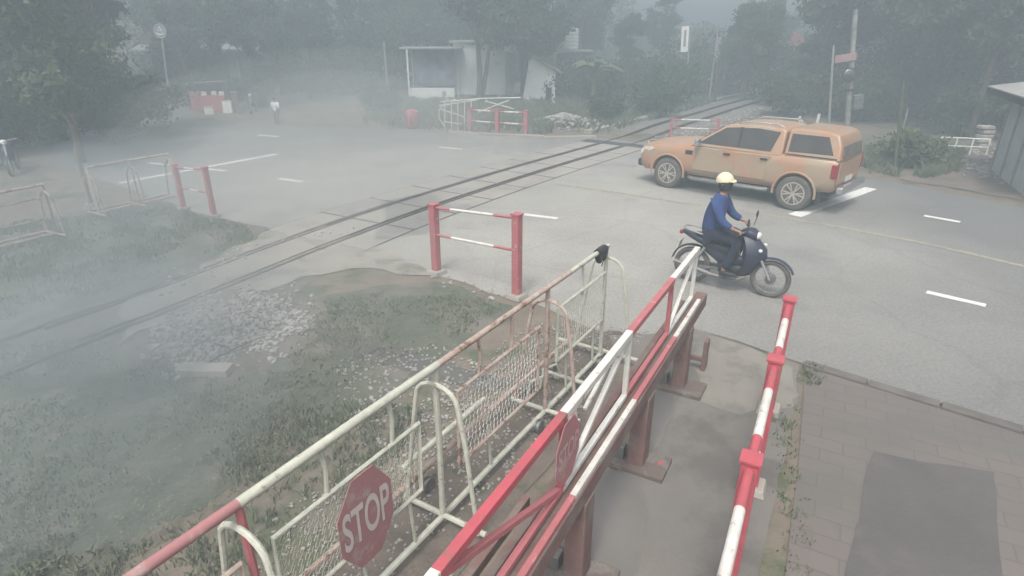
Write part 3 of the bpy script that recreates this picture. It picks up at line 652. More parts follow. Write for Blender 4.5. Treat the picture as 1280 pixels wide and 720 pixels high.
b.loft([ring(2.60, .56, .88, .90, .66, .0), ring(2.50, .44, .98, 1.00, .80), ring(2.36, .40, 1.03, 1.06, .875), ring(2.05, .42, 1.09, 1.12, .915, .045), ring(1.62, .44, 1.12, 1.15, .925, .05), ring(1.1, .44, 1.15, 1.18, .925, .04), ring(.7, .44, 1.17, 1.20, .92, .02),
        ring(-.2, .44, 1.19, 1.21, .915, 0), ring(-1.2, .46, 1.20, 1.22, .92, 0), ring(-1.8, .48, 1.21, 1.23, .92, 0), ring(-2.32, .52, 1.22, 1.24, .91, 0), ring(-2.40, .56, 1.20, 1.22, .88, 0)])
body = b.build('body', M['ochre'], truck, smooth=True)
cut = MB()
for xa in (FA, RA):
    for sy in (-1, 1): cut.lathe([(.445, -.3), (.445, .3)], (xa, sy * .82, .41), 28, 'Y')
cutter = cut.build('cutter', M['dark']); cutter.parent = truck
boolean(body, cutter); bpy.data.objects.remove(cutter)
body.data.shade_smooth(); body.data.set_sharp_from_angle(angle=R(35))
def hw(z): return .875 - (z - 1.20) * .37
def house(prof, name, bev=.05):
    b = MB(); n = len(prof); vs = [(x, hw(z), z) for x, z in prof] + [(x, -hw(z), z) for x, z in prof]
    b.add(vs, [tuple(range(n)), tuple(range(2 * n - 1, n - 1, -1))] + [(i, n + i, n + (i + 1) % n, (i + 1) % n) for i in range(n)])
    o = b.build(name, M['ochre'], truck, smooth=True, bevel=bev, seg=4); return o
house([(1.10, 1.16), (.98, 1.24), (.28, 1.71), (.05, 1.765), (-.5, 1.79), (-1.05, 1.77), (-1.16, 1.72), (-1.20, 1.16)], 'cabin')
cano = house([(-1.235, 1.2), (-1.22, 1.76), (-1.4, 1.80), (-2.08, 1.78), (-2.27, 1.73), (-2.38, 1.50), (-2.42, 1.2)], 'canopy', .04)
def side_glass(poly, name, parent, out=.004, m='glass'):
    for sy in (1, -1):
        b = MB(); n = len(poly); P = [(x, sy * (hw(z) + out), z) for x, z in poly]; Q = [(x, sy * (hw(z) - .03), z) for x, z in poly]
        b.add(P + Q, [tuple(range(n)), tuple(range(2 * n - 1, n - 1, -1))] + [(i, (i + 1) % n, n + (i + 1) % n, n + i) for i in range(n)])
        b.build(name, M[m], parent)
side_glass([(.86, 1.25), (.62, 1.42), (.26, 1.66), (-.10, 1.70), (-.12, 1.25)], 'side_window', truck, .006)
side_glass([(-.17, 1.25), (-.15, 1.70), (-.55, 1.715), (-1.04, 1.68), (-.93, 1.25)], 'side_window', truck, .006)
side_glass([(-.115, 1.25), (-.095, 1.705), (-.16, 1.705), (-.175, 1.25)], 'window_pillar', truck, .007, 'black')
side_glass([(-1.31, 1.30), (-1.30, 1.68), (-2.08, 1.68), (-2.27, 1.32)], 'canopy_window', truck, .006)
side_glass([(-1.28, 1.235), (-1.28, 1.262), (-2.36, 1.262), (-2.36, 1.235)], 'canopy_seam', truck, .004, 'black')
def quad_glass(p, q, wa, wb, name, off_=.01):
    (xa, za), (xb, zb_) = p, q; d = Vector((xb - xa, 0, zb_ - za)).normalized(); nn = Vector((-d.z, 0, d.x)); nn = nn if nn.z > 0 else -nn
    P = [Vector((xa, wa, za)), Vector((xa, -wa, za)), Vector((xb, -wb, zb_)), Vector((xb, wb, zb_))]
    b = MB(); b.add([v + nn * off_ for v in P] + [v - nn * .03 for v in P], [(0, 1, 2, 3), (7, 6, 5, 4), (0, 4, 5, 1), (1, 5, 6, 2), (2, 6, 7, 3), (3, 7, 4, 0)]); return b.build(name, M['glass'], truck)
quad_glass((.96, 1.255), (.34, 1.67), .80, .66, 'windscreen')
b = MB(); b.box((-2.405, 0, 1.38), (.03, 1.25, .26), rot=Matrix.Rotation(R(12), 3, 'Y')); b.build('rear_window', mat('dusty_rear_glass', (.16, .14, .12), .5, (.10, .09, .08)), truck, bevel=.01)
# doors as slightly raised panels with handles
def door(x0_, x1_, slant=0):
    for sy in (1, -1):
        b = MB(); poly = [(x0_, .60), (x0_, 1.155), (x1_, 1.165), (x1_ + slant, .95), (x1_ + slant * 1.2, .60)]
        b.prism(poly, .012, lambda a, c, t: (a, sy * (.915 + t), c)); d = b.build('door', M['ochre'], truck, bevel=.006)
        MB().box((min(x0_, x1_) + .17, sy * .945, 1.08), (.17, .03, .045)).build('handle', M['black'], d, bevel=.01)
door(.93, -.10); door(-.13, -1.0, .10)
for sy in (1, -1):
    MB().box((1.06, sy * .925, 1.00), (.20, .02, .11)).build('side_vent', M['black'], truck, bevel=.01)
    b = MB(); b.tube([(.80, sy * .88, 1.24), (.80, sy * 1.0, 1.25)], .02, 8); mm = b.build('mirror_arm', M['black'], truck)
    b = MB(); b.box((.79, sy * 1.05, 1.30), (.10, .20, .17)); b.build('mirror', M['chrome'], truck, bevel=.03, seg=3)
    MB().tube([(1.0, sy * .90, .38), (.9, sy * .95, .37), (-.9, sy * .95, .39), (-1.0, sy * .90, .40)], .05, 8).build('side_step', M['steel'], truck, smooth=True)
    MB().tube([(.0, sy * .60, 1.78), (-.1, sy * .61, 1.83), (-.95, sy * .61, 1.84), (-1.05, sy * .60, 1.78)], .018, 8).build('roof_rail', M['chrome'], truck, smooth=True)
    b = MB(); b.prism([(2.52, .90), (2.54, .78), (2.30, .86), (2.06, .98), (2.12, 1.03), (2.35, 1.0)], .02, lambda a, c, t: (a - .0, sy * (.80 + t + (.115 if a < 2.2 else .06 if a < 2.4 else -.02)), c)); b.build('headlight', M['lamp'], truck, bevel=.006)
    MB().box((-2.365, sy * .865, .99), (.13, .12, .30)).build('tail_light', M['taillamp'], truck, bevel=.02)
    for xa in (FA, RA):      # wheel arch lips
        b = MB(); b.tube([(xa + .47 * math.cos(q), sy * .925, .41 + .47 * math.sin(q)) for q in [R(-8) + R(196) * k / 18 for k in range(19)]], .028, 8); b.build('wheel_arch', M['ochre'], truck, smooth=True)
        MB().box((xa - .52, sy * .80, .36), (.02, .26, .30)).build('mudflap', M['black'], truck, bevel=.004)
MB().box((2.56, 0, .80), (.10, 1.0, .20)).build('grille', M['chrome'], truck, bevel=.02)
b = MB(); b.box((2.56, 0, .54), (.16, 1.5, .20)); b.build('front_bumper', M['black'], truck, bevel=.05, seg=3)
MB().box((0, 0, .42), (4.5, 1.0, .16)).build('chassis', M['black'], truck, bevel=.02)
MB().box((-2.52, 0, .58), (.14, 1.66, .15)).build('rear_bumper', M['chrome'], truck, bevel=.03, seg=3)
MB().box((-2.415, 0, .92), (.03, 1.5, .46)).build('tailgate', M['ochre'], truck, bevel=.012)
MB().box((-2.44, 0, .74), (.012, .45, .12)).build('number_plate', M['white'], truck, bevel=.004)
MB().tube([(-.95, -.45, 1.79), (-1.1, -.45, 2.0)], .006, 5).build('antenna', M['black'], truck)
def wheel(x, sy, rr=.395):
    wl = bpy.data.objects.new('wheel', None); col.objects.link(wl); wl.parent = truck; wl.location = (x, sy * .80, rr)
    MB().lathe([(.25, -.125), (.33, -.13), (.375, -.115), (rr, -.085), (rr, .085), (.375, .115), (.33, .13), (.25, .125)], (0, 0, 0), 36, 'Y').build('tyre', M['tyre'], wl, smooth=True)
    b = MB(); s_ = sy
    b.lathe([(.262, .10 * s_), (.262, .132 * s_), (.235, .132 * s_), (.228, .05 * s_), (.0 + .05, .04 * s_)], (0, 0, 0), 36, 'Y')
    b.lathe([(.001, .135 * s_), (.05, .13 * s_), (.065, .115 * s_), (.065, .05 * s_)], (0, 0, 0), 16, 'Y')
    for k in range(6):
        for dq in (-.12, .12):
            q0, q1 = 2 * PI * k / 6 + dq * .5, 2 * PI * k / 6 + dq * 1.4
            b.bar((.05 * math.cos(q0), .115 * s_, .05 * math.sin(q0)), (.245 * math.cos(q1), .118 * s_, .245 * math.sin(q1)), .03, .03, up=(0, 1, 0))
    b.build('rim', M['rim'], wl, smooth=True)
    MB().lathe([(.225, .052 * s_), (.225, .06 * s_)], (0, 0, 0), 30, 'Y').build('brake_disc', M['seam'], wl)
for x in (FA, RA):
    for sy in (1, -1): wheel(x, sy)

# ================================================================ MOTORCYCLE
mr, mf = G(862, 351), G(968, 373); md = (mf - mr).normalized(); mm_ = (mr + mf) / 2 - md * .05
moto = thing('motorcycle', 'dark blue step-through motorcycle turning across the near lane', 'motorcycle', (mm_.x, mm_.y, 0), math.atan2(md.y, md.x))
WB = .60
def mwheel(x, steer=0):
    wl = bpy.data.objects.new('wheel', None); col.objects.link(wl); wl.parent = moto; wl.location = (x, 0, .295); wl.rotation_euler = (0, 0, steer)
    b = MB(); b.tube([(.26 * math.cos(q), 0, .26 * math.sin(q)) for q in [2 * PI * k / 36 for k in range(36)]], .036, 10, closed=True); b.build('tyre', M['tyre'], wl, smooth=True)
    b = MB(); b.tube([(.222 * math.cos(q), 0, .222 * math.sin(q)) for q in [2 * PI * k / 36 for k in range(36)]], .014, 8, closed=True); b.build('rim', M['chrome'], wl, smooth=True)
    b = MB(); b.lathe([(.05, -.06), (.075, -.055), (.08, 0), (.075, .055), (.05, .06)], (0, 0, 0), 18, 'Y'); b.build('hub', M['steel'], wl, smooth=True)
    b = MB()
    for k in range(18):
        q = 2 * PI * k / 18; b.tube([(.06 * math.cos(q + .5), .03 * (-1) ** k, .06 * math.sin(q + .5)), (.215 * math.cos(q), 0, .215 * math.sin(q))], .0022, 4, cap=False)
    b.build('spokes', M['chrome'], wl)
mwheel(-WB); mwheel(WB)
def skinloft(name, secs, m, parent, k=14, pw=2.4):
    """secs: (x,z, halfwidth y, halfheight z) superellipse rings along x"""
    rings = []
    for (x, z, a, c) in secs:
        r_ = []
        for q in [2 * PI * i / k for i in range(k)]:
            ct, st = math.cos(q), math.sin(q); r_.append(Vector((x, a * math.copysign(abs(ct) ** (2 / pw), ct), z + c * math.copysign(abs(st) ** (2 / pw), st))))
        rings.append(r_)
    b = MB(); b.loft(rings); return b.build(name, m, parent, smooth=True)
skinloft('seat', [(.06, .74, .05, .02), (.02, .765, .10, .04), (-.08, .765, .125, .045), (-.25, .785, .13, .05), (-.48, .815, .12, .045), (-.60, .825, .07, .02)], M['black'], moto)
skinloft('tail_fairing', [(.10, .58, .06, .07), (-.05, .62, .10, .11), (-.25, .68, .125, .09), (-.50, .745, .12, .07), (-.68, .80, .09, .05), (-.80, .83, .045, .025)], M['navy'], moto)
MB().box((-.82, 0, .815), (.06, .11, .06)).build('tail_light', M['taillamp'], moto, bevel=.015)
b = MB(); b.tube([(-.45, .14, .86), (-.70, .13, .90), (-.78, .06, .91), (-.78, -.06, .91), (-.70, -.13, .90), (-.45, -.14, .86)], .012, 8); b.build('grab_rail', M['chrome'], moto, smooth=True)
# engine, leg shield, front
skinloft('engine', [(.30, .36, .06, .06), (.22, .36, .09, .09), (.02, .34, .11, .11), (-.12, .35, .12, .11), (-.20, .36, .07, .07)], M['black'], moto)
b = MB(); rings = []
for (x, z, w_, th) in ((.20, .28, .10, .06), (.27, .38, .15, .08), (.32, .50, .19, .11), (.34, .62, .21, .17), (.33, .74, .19, .16), (.28, .86, .13, .11), (.24, .92, .10, .09)):
    rings.append([Vector((x + th * math.cos(q) * (1 if abs(math.sin(q)) < .9 else .6) - .10 * abs(math.sin(q)) ** 2, w_ * math.sin(q), z)) for q in [2 * PI * i / 16 for i in range(16)]])
b.loft(rings); b.build('leg_shield', M['navy'], moto, smooth=True)
skinloft('frame_tube', [(.36, .56, .05, .06), (.20, .50, .055, .07), (.0, .48, .09, .12), (-.2, .54, .10, .12), (-.45, .66, .10, .08)], M['navy'], moto)
for sy in (1, -1):
    MB().tube([(.30, sy * .075, .84), (WB, sy * .075, .30)], [.026, .02], 10).build('fork', M['chrome'], moto, smooth=True)
    MB().tube([(-WB, sy * .10, .30), (-.40, sy * .12, .66)], .028, 10).build('shock_absorber', M['chrome'], moto, smooth=True)
    MB().bar((-WB, sy * .085, .30), (-.10, sy * .075, .34), .025, .045).build('swingarm', M['steel'], moto, bevel=.005)
    MB().tube([(-.03, sy * .09, .27), (-.03, sy * .24, .27)], .016, 8).build('footpeg', M['black'], moto)
    MB().lathe([(.018, -.02), (.03, 0), (.018, .03)], (.42, sy * .17, .76), 12, 'X').build('indicator', M['lamp'], moto)
    MB().tube([(.20, sy * .22, 1.02), (.22, sy * .27, 1.14)], .006, 6).build('mirror_stem', M['black'], moto)
    MB().lathe([(.005, -.012), (.05, -.01), (.055, 0), (.05, .006)], (.22, sy * .285, 1.19), 16, 'X').build('mirror', M['black'], moto, smooth=True)
b = MB(); P_ = []
for i in range(11):
    q = R(25) + R(130) * i / 10; P_.append(((.325 * math.cos(q)), .325 * math.sin(q)))
rings = [[Vector((WB + x * k_, y, .295 + z * k_)) for (k_, y) in ((1, -.055), (1.05, -.03), (1.07, 0), (1.05, .03), (1, .055), (1.0, .045), (1.03, 0), (1, -.045))] for x, z in P_]
b.loft(rings); b.build('front_mudguard', M['navy'], moto, smooth=True)
b = MB(); rings = [[Vector((-WB + x * k_, y, .295 + z * k_)) for (k_, y) in ((1, -.06), (1.05, -.03), (1.07, 0), (1.05, .03), (1, .06), (1.0, .05), (1.03, 0), (1, -.05))] for x, z in [(.33 * math.cos(R(60) + R(110) * i / 9), .33 * math.sin(R(60) + R(110) * i / 9)) for i in range(10)]]
b.loft(rings); b.build('rear_mudguard', M['black'], moto, smooth=True)
skinloft('handlebar_cover', [(.09, .97, .05, .03), (.16, .99, .13, .05), (.26, .97, .13, .07), (.33, .93, .10, .06)], M['navy'], moto)
skinloft('headlight', [(.29, .945, .10, .06), (.35, .935, .085, .05), (.375, .93, .04, .03)], M['lamp'], moto)
MB().tube([(.08, .33, .98), (.14, .20, 1.0), (.18, 0, .98), (.14, -.20, 1.0), (.08, -.33, .98)], .011, 8).build('handlebar', M['chrome'], moto, smooth=True)
for sy in (1, -1): MB().tube([(.08, sy * .34, .98), (.125, sy * .235, .997)], .017, 8).build('grip', M['black'], moto, smooth=True)
MB().tube([(.25, -.08, .28), (.10, -.12, .20), (-.25, -.14, .24), (-.85, -.16, .36)], [.02, .022, .035, .042], 10).build('exhaust', M['steel'], moto, smooth=True)
MB().box((-.33, .0, .30), (.55, .02, .10)).build('chain_case', M['steel'], moto, bevel=.008, loc=(0, .10, 0))
MB().box((.462, 0, .66), (.02, .14, .10)).build('badge_panel', M['black'], moto, bevel=.006)
MB().box((-.83, 0, .62), (.012, .19, .14), rot=Matrix.Rotation(R(15), 3, 'Y')).build('number_plate', M['white'], moto, bevel=.004)

# ================================================================ PEOPLE
def skin_mesh(name, V_, E_, Rr, m, parent=None, sub=2, root=0, smooth=True):
    me = bpy.data.meshes.new(name); me.from_pydata([tuple(v) for v in V_], E_, []); o = bpy.data.objects.new(name, me); col.objects.link(o)
    o.modifiers.new('skin', 'SKIN'); sv = me.skin_vertices[0].data
    for i, r_ in enumerate(Rr): sv[i].radius = (r_, r_) if not isinstance(r_, tuple) else r_
    for i in range(len(V_)): sv[i].use_root = (i == root)
    s_ = o.modifiers.new('sub', 'SUBSURF'); s_.levels = sub; s_.render_levels = sub
    bake(o); o.data.materials.clear(); o.data.materials.append(m)
    if smooth: o.data.shade_smooth()
    if parent is not None: o.parent = parent
    return o
class Sk:
    def __init__(s): s.v = []; s.e = []; s.r = []
    def add(s, p, r, par=None):
        s.v.append(Vector(p)); s.r.append(r)
        if par is not None: s.e.append((par, len(s.v) - 1))
        return len(s.v) - 1
    def chain(s, par, *pr):
        for p, r in pr: par = s.add(p, r, par)
        return par
def hand(k, wr, pos, d, side, curl, r=.009):
    """palm plus four curled fingers and a side thumb; d: pointing direction, curl: direction fingers bend to, side: thumb side"""
    d, side, curl = Vector(d).normalized(), Vector(side).normalized(), Vector(curl).normalized(); pos = Vector(pos)
    palm = k.add(pos + d * .05, (.018), wr)
    for i, (o, L_) in enumerate(((.030, .068), (.010, .078), (-.010, .072), (-.029, .056))):
        b0 = pos + d * .085 + side * o
        k.chain(palm, (b0, r), (b0 + d * L_ * .4 + curl * L_ * .15, r * .95), (b0 + d * L_ * .5 + curl * L_ * .5, r * .9), (b0 + d * L_ * .25 + curl * L_ * .8, r * .75))
    k.chain(palm, (pos + d * .05 + side * .038, r * 1.1), (pos + d * .075 + side * .055 + curl * .025, r), (pos + d * .09 + side * .045 + curl * .05, r * .8))
person = None
def rider():
    k = Sk(); pv = k.add((-.10, 0, .88), (.13, .11))
    ch = k.chain(pv, ((-.08, 0, 1.02), .12), ((-.02, 0, 1.20), .13), ((.02, 0, 1.36), .115))
    nk = k.chain(ch, ((.035, 0, 1.47), .055), ((.05, 0, 1.53), .06))
    hd = k.chain(nk, ((.06, 0, 1.60), .09), ((.055, 0, 1.68), .088))
    for sy in (1, -1):
        sh = k.add((.02, sy * .17, 1.39), .065, ch)
        wr = k.chain(sh, ((.06, sy * .235, 1.24), .052), ((.10, sy * .27, 1.12), .045), ((.19, sy * .275, 1.06), .04), ((.265, sy * .28, 1.02), .027))
        hand(k, wr, (.265, sy * .283, 1.018), (.5, 0, -.12), (0, -sy, 0), (0.0, 0, -1))
        hp = k.add((-.08, sy * .10, .86), .095, pv)
        k.chain(hp, ((.10, sy * .14, .86), .085), ((.27, sy * .17, .81), .07), ((.30, sy * .175, .74), .06), ((.22, sy * .18, .52), .055), ((.13, sy * .19, .36), .036), ((.15, sy * .19, .31), .04), ((.26, sy * .20, .295), .032))
    body = skin_mesh('person', k.v, k.e, k.r, M['skin'])
    tag(body, 'rider in blue jacket and yellow helmet sitting on the dark motorcycle', 'person')
    body.location = moto.location - md * .17; body.rotation_euler = (0, R(-5), moto.rotation_euler.z); body.scale = (1.03, 1.03, 1.02)
    j = Sk(); pv = j.add((-.11, 0, .80), (.20, .17))
    ch = j.chain(pv, ((-.10, 0, 1.02), (.185, .16)), ((-.06, 0, 1.20), (.19, .165)), ((-.01, 0, 1.37), (.16, .145))); j.chain(ch, ((.03, 0, 1.47), .075))
    for sy in (1, -1):
        sh = j.add((.0, sy * .17, 1.38), .10, ch); j.chain(sh, ((.06, sy * .24, 1.24), .075), ((.10, sy * .275, 1.12), .068), ((.19, sy * .28, 1.06), .058), ((.25, sy * .282, 1.03), .05))
    jk = skin_mesh('jacket', j.v, j.e, j.r, M['jacket'], body)
    t = Sk(); pv = t.add((-.10, 0, .84), (.15, .13))
    for sy in (1, -1):
        hp = t.add((-.06, sy * .10, .86), .115, pv); t.chain(hp, ((.10, sy * .14, .865), .105), ((.28, sy * .17, .82), .09), ((.31, sy * .175, .74), .08), ((.22, sy * .18, .52), .075), ((.14, sy * .19, .37), .065))
    skin_mesh('trousers', t.v, t.e, t.r, M['trousers'], body)
    for sy in (1, -1): skinloft('shoe', [(.08, .30, .03, .03), (.13, .31, .045, .05), (.22, .295, .048, .04), (.31, .285, .042, .03), (.34, .28, .02, .015)], M['black'], body).location = (0, sy * .195, 0)
    # head details: mask, eyes, ears, nose, helmet
    b = MB(); b.lathe([(.02, -.115), (.075, -.10), (.098, -.06), (.100, -.02), (.098, 0.0)], (.062, 0, 1.625), 20); b.build('face_mask', M['mask'], body, smooth=True)
    for sy in (1, -1):
        MB().lathe([(.003, -.008), (.010, -.004), (.011, .003), (.004, .008)], (.148, sy * .032, 1.648), 10, 'X').build('eye', M['black'], body, smooth=True)
        MB().box((.05, sy * .096, 1.64), (.03, .015, .055)).build('ear', M['skin'], body, bevel=.006)
    MB().box((.158, 0, 1.625), (.03, .025, .04), taper=.5).build('nose', M['mask'], body, bevel=.008)
    b = MB(); prof = [(.125 * math.cos(R(a)) if a < 89 else .004, .118 * math.sin(R(a))) for a in (-8, 0, 15, 30, 45, 60, 75, 89)]
    b.lathe(prof, (.05, 0, 1.675), 24); hl = b.build('helmet', M['helmet'], body, smooth=True)
    b = MB(); b.prism([(.0, -.095), (.05, -.085), (.075, -.04), (.08, 0), (.075, .04), (.05, .085), (0, .095)], .012, lambda a, c, t_: (.135 + a, c, 1.668 + t_ - a * .25)); b.build('helmet_peak', M['helmet'], hl, smooth=True)
    MB().tube([(.05, .112, 1.66), (.09, .07, 1.53), (.10, 0, 1.51), (.09, -.07, 1.53), (.05, -.112, 1.66)], .006, 6).build('chin_strap', M['black'], hl)
    return body
rider()
def walker(name, label, loc, rz, H, top_m, leg_m, hair_m, stride=.18):
    k = Sk(); s = H / 1.7
    def S(p): return Vector(p) * s
    pv = k.add(S((0, 0, .95)), .13 * s); ch = k.chain(pv, (S((.01, 0, 1.15)), .125 * s), (S((.02, 0, 1.34)), .13 * s))
    k.chain(ch, (S((.02, 0, 1.46)), .055 * s), (S((.03, 0, 1.55)), .085 * s), (S((.03, 0, 1.63)), .085 * s))
    for sy in (1, -1):
        sh = k.add(S((.01, sy * .17, 1.38)), .06 * s, ch); f = sy * .10
        wr = k.chain(sh, (S((.0 + f, sy * .23, 1.15)), .045 * s), (S((.05 + f, sy * .24, .92)), .03 * s))
        hand(k, wr, S((.05 + f, sy * .24, .92)), (.1, 0, -1), (1, 0, 0), (0, -sy, 0), .008)
        hp = k.add(S((0, sy * .09, .90)), .09 * s, pv); g_ = sy * stride
        k.chain(hp, (S((.5 * g_ + .03, sy * .1, .50)), .065 * s), (S((g_, sy * .1, .08)), .04 * s), (S((g_ + .14, sy * .11, .04)), .035 * s))
    o = skin_mesh(name, k.v, k.e, k.r, M['skin']); tag(o, label, 'person'); o.location = loc; o.rotation_euler = (0, 0, rz)
    j = Sk(); pv = j.add(S((0, 0, .92)), .15 * s); ch = j.chain(pv, (S((.01, 0, 1.15)), .145 * s), (S((.02, 0, 1.36)), .145 * s))
    for sy in (1, -1):
        sh = j.add(S((.01, sy * .17, 1.38)), .08 * s, ch); j.chain(sh, (S((sy * .10, sy * .235, 1.16)), .075 * s), (S((sy * .10, sy * .24, 1.05)), .07 * s)); j.v[0] = S((0, 0, .82))
    skin_mesh('shirt', j.v, j.e, j.r, top_m, o)
    t = Sk(); pv = t.add(S((0, 0, .92)), .135 * s)
    for sy in (1, -1):
        hp = t.add(S((0, sy * .09, .90)), .105 * s, pv); g_ = sy * stride; t.chain(hp, (S((.5 * g_ + .03, sy * .1, .50)), .085 * s), (S((g_, sy * .1, .12)), .065 * s))
    skin_mesh('trousers', t.v, t.e, t.r, leg_m, o)
    b = MB(); b.lathe([(.02, -.06), (.095, -.03), (.105, .03), (.08, .08), (.01, .10)], (0, 0, 0), 16); hh = b.build('hair', hair_m, o, smooth=True); hh.location = S((.01, 0, 1.61)); hh.scale = (s, s, s)
    return o
walker('person', 'pedestrian in a white shirt walking alone across the far end of the road', G(347, 157), R(95), 1.2, mat('white_shirt', (.75, .76, .78), .9), mat('grey_trousers', (.16, .16, .18), .9), M['black'])

# ================================================================ TREES
def leaf_crown(b, lobes, n, size, seed):
    rd = random.Random(seed)
    cl_ = []
    for (cx, cy, cz, r) in lobes:
        for _ in range(int(9 * r + 6)):      # clumps on and in each lobe
            while True:
                d = Vector((rd.uniform(-1, 1), rd.uniform(-1, 1), rd.uniform(-1, 1)))
                if .3 < d.length < 1: break
            d *= r * rd.uniform(.75, 1.1); cl_.append((Vector((cx, cy, cz)) + Vector((d.x, d.y, d.z * .8)), r * rd.uniform(.16, .36)))
    for _ in range(n):
        c, r = rd.choice(cl_); p = c + Vector((rd.gauss(0, r * .75), rd.gauss(0, r * .75), rd.gauss(0, r * .6)))
        a = Vector((rd.gauss(0, 1), rd.gauss(0, 1), rd.gauss(0, .7))).normalized(); o = a.orthogonal().normalized(); s_ = size * rd.uniform(.6, 1.4)
        t = a.cross(o); q = rd.uniform(0, 2 * PI); o, t = o * math.cos(q) + t * math.sin(q), t * math.cos(q) - o * math.sin(q)
        b.add([p - o * s_, p + t * s_ * .45, p + o * s_, p - t * s_ * .45], [(0, 1, 2, 3)])
TREES = {}
def make_tree(key, H, cw, nl, size, seed, leaf='leaf', trunk_r=.16, white=False, low=.35, two=False):
    rd = random.Random(seed); lobes = []
    for i in range(15):
        a = rd.uniform(0, 2 * PI); rr = cw * rd.uniform(.1, .72); z = H * (low + .08 + (0.92 - low) * rd.random()); lobes.append((rr * math.cos(a), rr * math.sin(a), z, cw * rd.uniform(.26, .45) * (1.15 - .4 * z / H)))
    lobes.append((0, 0, H * .9, cw * .33))
    tb = MB(); tb.tube([(0, 0, 0), (.08, .02, H * .2), (.02, .1, H * .45), (.12, .0, H * .7), (0, 0, H * .9)], [trunk_r * 1.25, trunk_r, trunk_r * .8, trunk_r * .45, trunk_r * .15], 10)
    if two: tb.tube([(.1, .1, 0), (.5, .1, H * .22), (.8, 0, H * .5), (1.0, .1, H * .7)], [trunk_r, trunk_r * .8, trunk_r * .5, trunk_r * .2], 9)
    for i, (x, y, z, r) in enumerate(lobes[:8]):
        z0 = max(H * low * .7, z * .55); tb.tube([(.05, .03, z0), (x * .5, y * .5, (z0 + z) / 2 + .1), (x, y, z)], [trunk_r * .45, trunk_r * .28, trunk_r * .08], 7)
    cb_ = MB(); leaf_crown(cb_, lobes, nl, size, seed + 1)
    me = []
    root = thing('tree', 'x', 'tree'); t_ = tb.build('trunk', M['whitebark'] if white else M['bark'], root, smooth=True)
    c_ = cb_.build('crown', M[leaf], root, norm=False); TREES[key] = root; root['used'] = 0
    return root
def tree(key, px, label, scale=1.0, rz=0, z=0, group=None, at=None):
    p = Vector(at) if at else G(*px); r0 = TREES[key]
    if r0['used'] == 0: o = r0; r0['used'] = 1
    else: o = copy_tree(r0)
    o.location = (p.x, p.y, z); o.scale = (scale, scale, scale * 1.0); o.rotation_euler = (0, 0, rz); o['label'] = label
    if group: o['group'] = group
    return o
make_tree('dense', 8.0, 3.3, 24000, .12, 11, 'leaf2', .2, low=.06)
make_tree('broad', 9.0, 4.2, 24000, .14, 23, 'leaf', .24, low=.26)
make_tree('open', 8.5, 3.0, 13000, .13, 31, 'leaf2', .17, low=.38, two=True)
make_tree('street', 6.5, 2.2, 11000, .11, 47, 'leaf', .11, white=False, low=.22)
make_tree('slim', 8.5, 2.2, 9000, .12, 53, 'leaf2', .12, low=.25)
# left side
tree('dense', (40, 185), 'dark dense tree with low crown at the far left beyond the pink gate', 1.0, .4, at=(-18.0, 21.5, 0))
tree('dense', None, 'second dark tree, just right of the densest one on the left', .85, 2.1, at=(-15.6, 24.5, 0))
tree('street', None, 'slender bare trunked street tree standing behind the left verge gates', 1.0, 0, at=(-13.6, 19.0, 0))
tree('street', None, 'slender tree furthest left, cut by the photo edge', 1.1, 1.3, at=(-17.0, 19.5, 0))
tree('broad', None, 'hazy broad tree beyond the bend of the side street', 1.0, 1, at=(-23, 45, 0))
tree('broad', None, 'tall hazy tree above the street stall on the left', 1.05, 2.8, at=(-15.5, 43, 0))
tree('dense', None, 'faint dense tree directly behind the white shirted pedestrian', 1.2, 4, at=(-11.0, 45, 0))
tree('broad', None, 'very faint tree left of the guard shelter', .95, 3.1, at=(-8.0, 47, 0))
tree('dense', None, 'dark crown hanging over the far left corner of the sky', 1.25, 5, at=(-24, 29, 0))
# middle
tree('open', (604, 126), 'forked tree with bare lower trunks in front of the white building', .95, .3, at=(-1.9, 36.2, 0))
tree('broad', (652, 124), 'thick trunked tree right of the white building', .95, 1.2, at=(.75, 37.8, 0))
tree('broad', None, 'broad hazy tree behind the guard shelter roof', 1.05, 4.4, at=(-4.5, 49, 0))
tree('open', None, 'loose tree rising behind the striped water tank', 1.0, 2.4, at=(5.0, 47, 0))
# right
tree('slim', None, 'slim hazy tree beyond the white banner', .95, 0, at=(12.0, 52, 0))
tree('slim', None, 'slim tree beside the pink roofed house', .85, 2, at=(20.0, 50, 0))
tree('open', None, 'open branched tree behind the cab of the pickup', .95, 1.1, at=(16.5, 34, 0))
tree('dense', None, 'dark dense tree behind the pole with the convex mirror', 1.0, 3.3, at=(18.0, 30.5, 0))
tree('broad', None, 'large dark tree behind the trimmed bush on the right', .95, 5.2, at=(19.0, 26.5, 0))
tree('open', None, 'loose leafed tree between the big dark tree and the shed', .95, 4.1, at=(23.5, 29, 0))
tree('dense', None, 'dark tree rising behind the roof of the grey shed', .95, .9, at=(22.8, 23.5, 0))
tree('slim', None, 'thin tree standing between the pickup tail and the grey shed', .9, 3.9, at=(17.8, 23.8, 0))
tree('broad', None, 'hazy tree furthest right behind the shed', 1.1, 2.2, at=(32, 31, 0))
